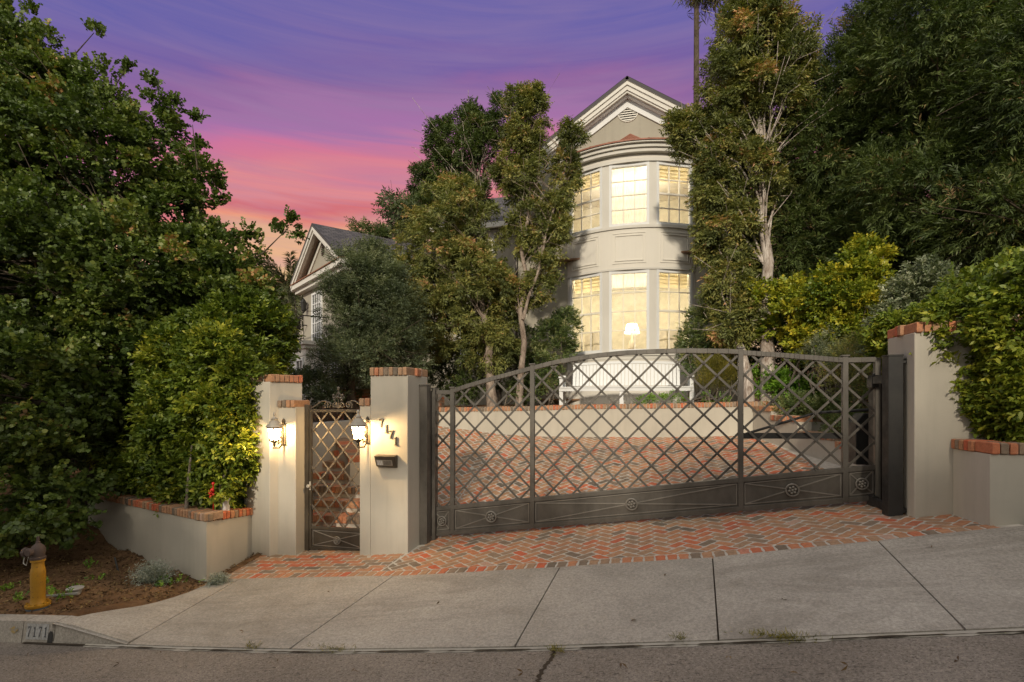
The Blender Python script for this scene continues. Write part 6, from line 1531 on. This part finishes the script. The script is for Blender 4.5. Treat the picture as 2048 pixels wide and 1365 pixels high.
shrub('understory_shrub', 'dark undergrowth behind the carob tree at the far left', 76, [blob(60, 820, 8.8, 130, 130, .8), blob(190, 840, 8.6, 90, 110, .7), blob(-60, 700, 9.0, 150, 200, .8), blob(160, 680, 9.4, 120, 120, .8), blob(70, 560, 9.6, 140, 130, .8), blob(280, 640, 9.4, 90, 110, .6)], 520, 20, .34, 8, .24, .085, .055, 'lf_dark', .0)
# silver plants in the soil bank
for lab, x, y, rx, ry, sd__ in (('silvery lavender clump against the left planter wall', 305, 1154, 36, 30, 81), ('small silvery plant at the corner of the brick paving', 437, 1163, 20, 17, 82)):
    p = pgr(x, y+10, soilz) if x < 400 else pgr(x, y+8, lambda s, d: G(s, d)); kd = p[1]
    rs = np.random.default_rng(sd__); o = thing('silver_plant', lab, 'plant', tuple(p), 'silvery plants by the planter'); n = 620 if x < 400 else 300
    rr = rx*kd/.83/F; org = p+rs.normal(0, .3, (n, 3))*np.array([rr, rr*.6, .01]); dr = rs.normal(0, .75, (n, 3))+np.array([0, 0, .9]); dr[:, 2] = np.abs(dr[:, 2])
    leaf_mesh('foliage', org, dr, 10, ry*kd/.83/F*1.25, .030, .007, rs.uniform(.2, 1, n), M['lf_grey'], o, rs, .6, False)
# weeds on the bank
rs = np.random.default_rng(88); ws_ = []
for (x, y, n) in ((150, 1180, 8), (125, 1195, 8), (105, 1190, 10), (200, 1160, 6), (330, 1172, 12), (365, 1165, 6), (40, 1200, 14), (15, 1180, 14), (85, 1170, 10), (180, 1130, 8)):
    p = pgr(x, y, soilz)
    for q in range(n): ws_.append((p+rs.normal(0, .06, 3)*np.array([1, 1, .1]), rs.normal(0, .6, 3)+np.array([0, 0, 1.]), rs.random()))
w_ = leaf_mesh('weeds', np.array([a[0] for a in ws_]), np.array([a[1] for a in ws_]), 8, .08, .035, .016, np.array([a[2] for a in ws_]), M['lf_bright'], None, rs, .8, False); tag(w_, 'small green weeds scattered over the soil bank', 'weeds', kind='stuff')
# leaf litter on bank
n = 5200; P = np.stack([rs.uniform(-9.5, -5.0, n), rs.uniform(4.1, 6.6, n)], 1); z = soilz(P[:, 0].copy(), P[:, 1].copy()); ok = ~((P[:, 0] > -5.7) & (P[:, 1] < 4.7))
org = np.stack([P[:, 0], P[:, 1], z+.006], 1)[ok]; w_ = leaf_mesh('leaf_litter', org, rs.normal(0, 1, (len(org), 3))*np.array([1, 1, .12]), 2, .03, .038, .018, rs.random(len(org)), M['lf_dry'], None, rs, .9, False, updown=.3)
tag(w_, 'dry fallen leaves and twigs littering the soil bank', 'leaf litter', kind='stuff')
# fallen leaves and specks on apron / street
pts_ = [(652, 1183), (1325, 1152), (1276, 1242), (490, 1262), (1867, 1093), (60, 1304), (320, 1306), (1050, 1345), (860, 1330), (1460, 1312), (1700, 1330), (1920, 1325), (240, 1330), (700, 1345), (1240, 1325), (560, 1318), (1600, 1350), (870, 1210), (1560, 1200)]
org = [pgr(x, y, lambda s, d: G(s, d)+.03) for x, y in pts_]; org = np.array(org); org[:, 2] += .004
w_ = leaf_mesh('fallen_leaves', org, rs.normal(0, 1, (len(org), 3))*np.array([1, 1, .05]), 2, .02, .05, .014, rs.uniform(0, .6, len(org)), M['lf_dry'], None, rs, .6, False, updown=.2); tag(w_, 'a few dry leaves lying on the sidewalk and road', 'leaves', kind='stuff')
# grass tufts in the gutter
for lab, x, y, n, wd in (('dry grass tuft growing in the gutter right of the middle', 1572, 1281, 190, .13), ('thin dry weeds in the gutter left of the middle', 670, 1303, 60, .12), ('tiny weed in the gutter below the second slab', 1358, 1283, 40, .03), ('weeds in the road crack', 1112, 1305, 50, .03), ('small weed in the gutter near the left joint', 508, 1299, 40, .05)):
    p = pgr(x, y, lambda s, d: G(s, d)); org = p+rs.normal(0, 1, (n, 3))*np.array([wd, .012, .0]); dr = rs.normal(0, .5, (n, 3))+np.array([0, -.2, .9])
    o = leaf_mesh('grass_tuft', org, dr, 3, .035, .035, .004, rs.random(n), M['lf_grass'], None, rs, .4, False); tag(o, lab, 'grass', 'grass tufts in the gutter', 'stuff')

# --- palms and far trees
pm = thing('palm_tree', 'feathery palm behind the left eave of the house wing', 'palm', tuple(pd(575, 790, 24)))
c_ = pd(583, 590, 24); mb = MB(); mb.tube([pd(583, 800, 24), c_], [.35, .28], 10); mb.build('trunk', M['bark_dark'], pm, fix=False)
rs = np.random.default_rng(90); og, dg, tg_ = [], [], []; mb = MB()
for i in range(46):
    az = rs.uniform(0, 2*math.pi); el = rs.uniform(-.2, 1.3); Lf = rs.uniform(2.2, 2.9); p = c_.copy(); v = np.array([math.cos(az)*math.cos(el), math.sin(az)*math.cos(el), math.sin(el)]); line = [p.copy()]
    for k_ in range(26):
        p = p+v*Lf/26; v = v+np.array([0, 0, -.055]); v /= np.linalg.norm(v); line.append(p.copy()); 
        if k_ > 2: og.append(p.copy()); dg.append(v.copy()); tg_.append(.3+.3*rs.random()-.02*k_*0)
    mb.tube(line[::4], [.02]*len(line[::4]), 4)
mb.build('frond_ribs', M['bark_mid'], pm, fix=False)
leaf_mesh('crown', np.array(og), np.array(dg), 6, .12, .45, .055, np.array(tg_), M['lf_palm'], pm, rs, .75, False, .0, updown=.25, jit=.2)
pt = thing('fan_palm', 'tall thin palm trunk rising behind the house into the sky', 'palm', tuple(pd(1392, 790, 30)))
mb = MB(); mb.tube([pd(1392, 790, 30), pd(1393, -10, 30)], [.22, .13], 10); mb.build('trunk', M['bark_dark'], pt, fix=False)
rs = np.random.default_rng(91); c_ = pd(1415, -40, 30); og = c_+rs.normal(0, .55, (420, 3)); dg = rot_unit(rs, 420)+np.array([0, 0, -.8]); leaf_mesh('crown', og, dg, 6, .5, .55, .05, rs.random(420)*.9, M['lf_palm'], pt, rs, .5, False, .3)
for i, (lab, x, y, d, bl, nc, mt) in enumerate((
    ('distant dark treetops just above the wing roof', 735, 470, 34, [(730, 465, 25, 14), (765, 475, 25, 14), (795, 470, 25, 14), (830, 470, 25, 15)], 70, 'lf_dark'),
    ('bluish feathery treetop showing left of the tall dark tree', 800, 420, 22, [(800, 420, 36, 20), (830, 440, 30, 25), (850, 420, 25, 30)], 50, 'lf_olive'),
    ('distant trees at the far left behind the carob', 300, 640, 24, [(200, 640, 150, 90), (400, 640, 120, 60), (50, 600, 150, 150), (490, 590, 50, 25)], 170, 'lf_dark'),
    ('distant trees behind the right garden', 1850, 450, 22, [(1700, 500, 150, 120), (1900, 450, 180, 200), (2100, 400, 180, 250), (1600, 560, 80, 100), (1990, 200, 180, 200), (1800, 250, 120, 150)], 420, 'lf_dark'))):
    p = pd(x, 790, d); p[2] = 1.6
    bs = [blob(a, b_, d+(j % 3)*.8, rx, ry) for j, (a, b_, rx, ry) in enumerate(bl)]
    tree('background_tree', lab, 'tree', 100+i, [(p, bs[0][0], .2, .06)], bs, nc, 16, .5, 8, .4, .22, .07, mt, 'bark_dark', group='trees in the distance', nlimb=20, shell=.3, zmin=1.6)

# unseen trees added behind the viewer to keep low sun off street and gates
for i in range(7):
    sx = (-16.3, -9.9, 4.5, 10.3, 16.2, 22.0, -3.0)[i]; p = np.array([sx, -13.0+(i % 2), -1.5+.14*sx]); rs = np.random.default_rng(200+i)
    bs = [(np.array([p[0]+dx, p[1]+rs.uniform(-1, 1), z]), np.array([2.6, 1.8, 2.2])) for dx, z in ((-2, 2.5), (1.6, 2.4), (-1.8, 5.6), (1.8, 5.4), (0, 8.2+rs.uniform(-.5, .5)), (-2.6, 8), (2.6, 7.9))]
    tree('added_shade_tree', ('first', 'second', 'third', 'fourth', 'fifth', 'sixth', 'thin sparse')[i]+' unseen leafy tree added across the street to block the sun', 'tree', 210+i, [(p, np.array([p[0], p[1], 9.0]), .25, .08)], bs, (200, 120, 200, 200, 200, 200, 62)[i], 16, .7, 6, .6, .34, .20, 'lf_dark', 'bark_dark', group='unseen trees added across the road as a sun screen', nlimb=16, shell=.3)
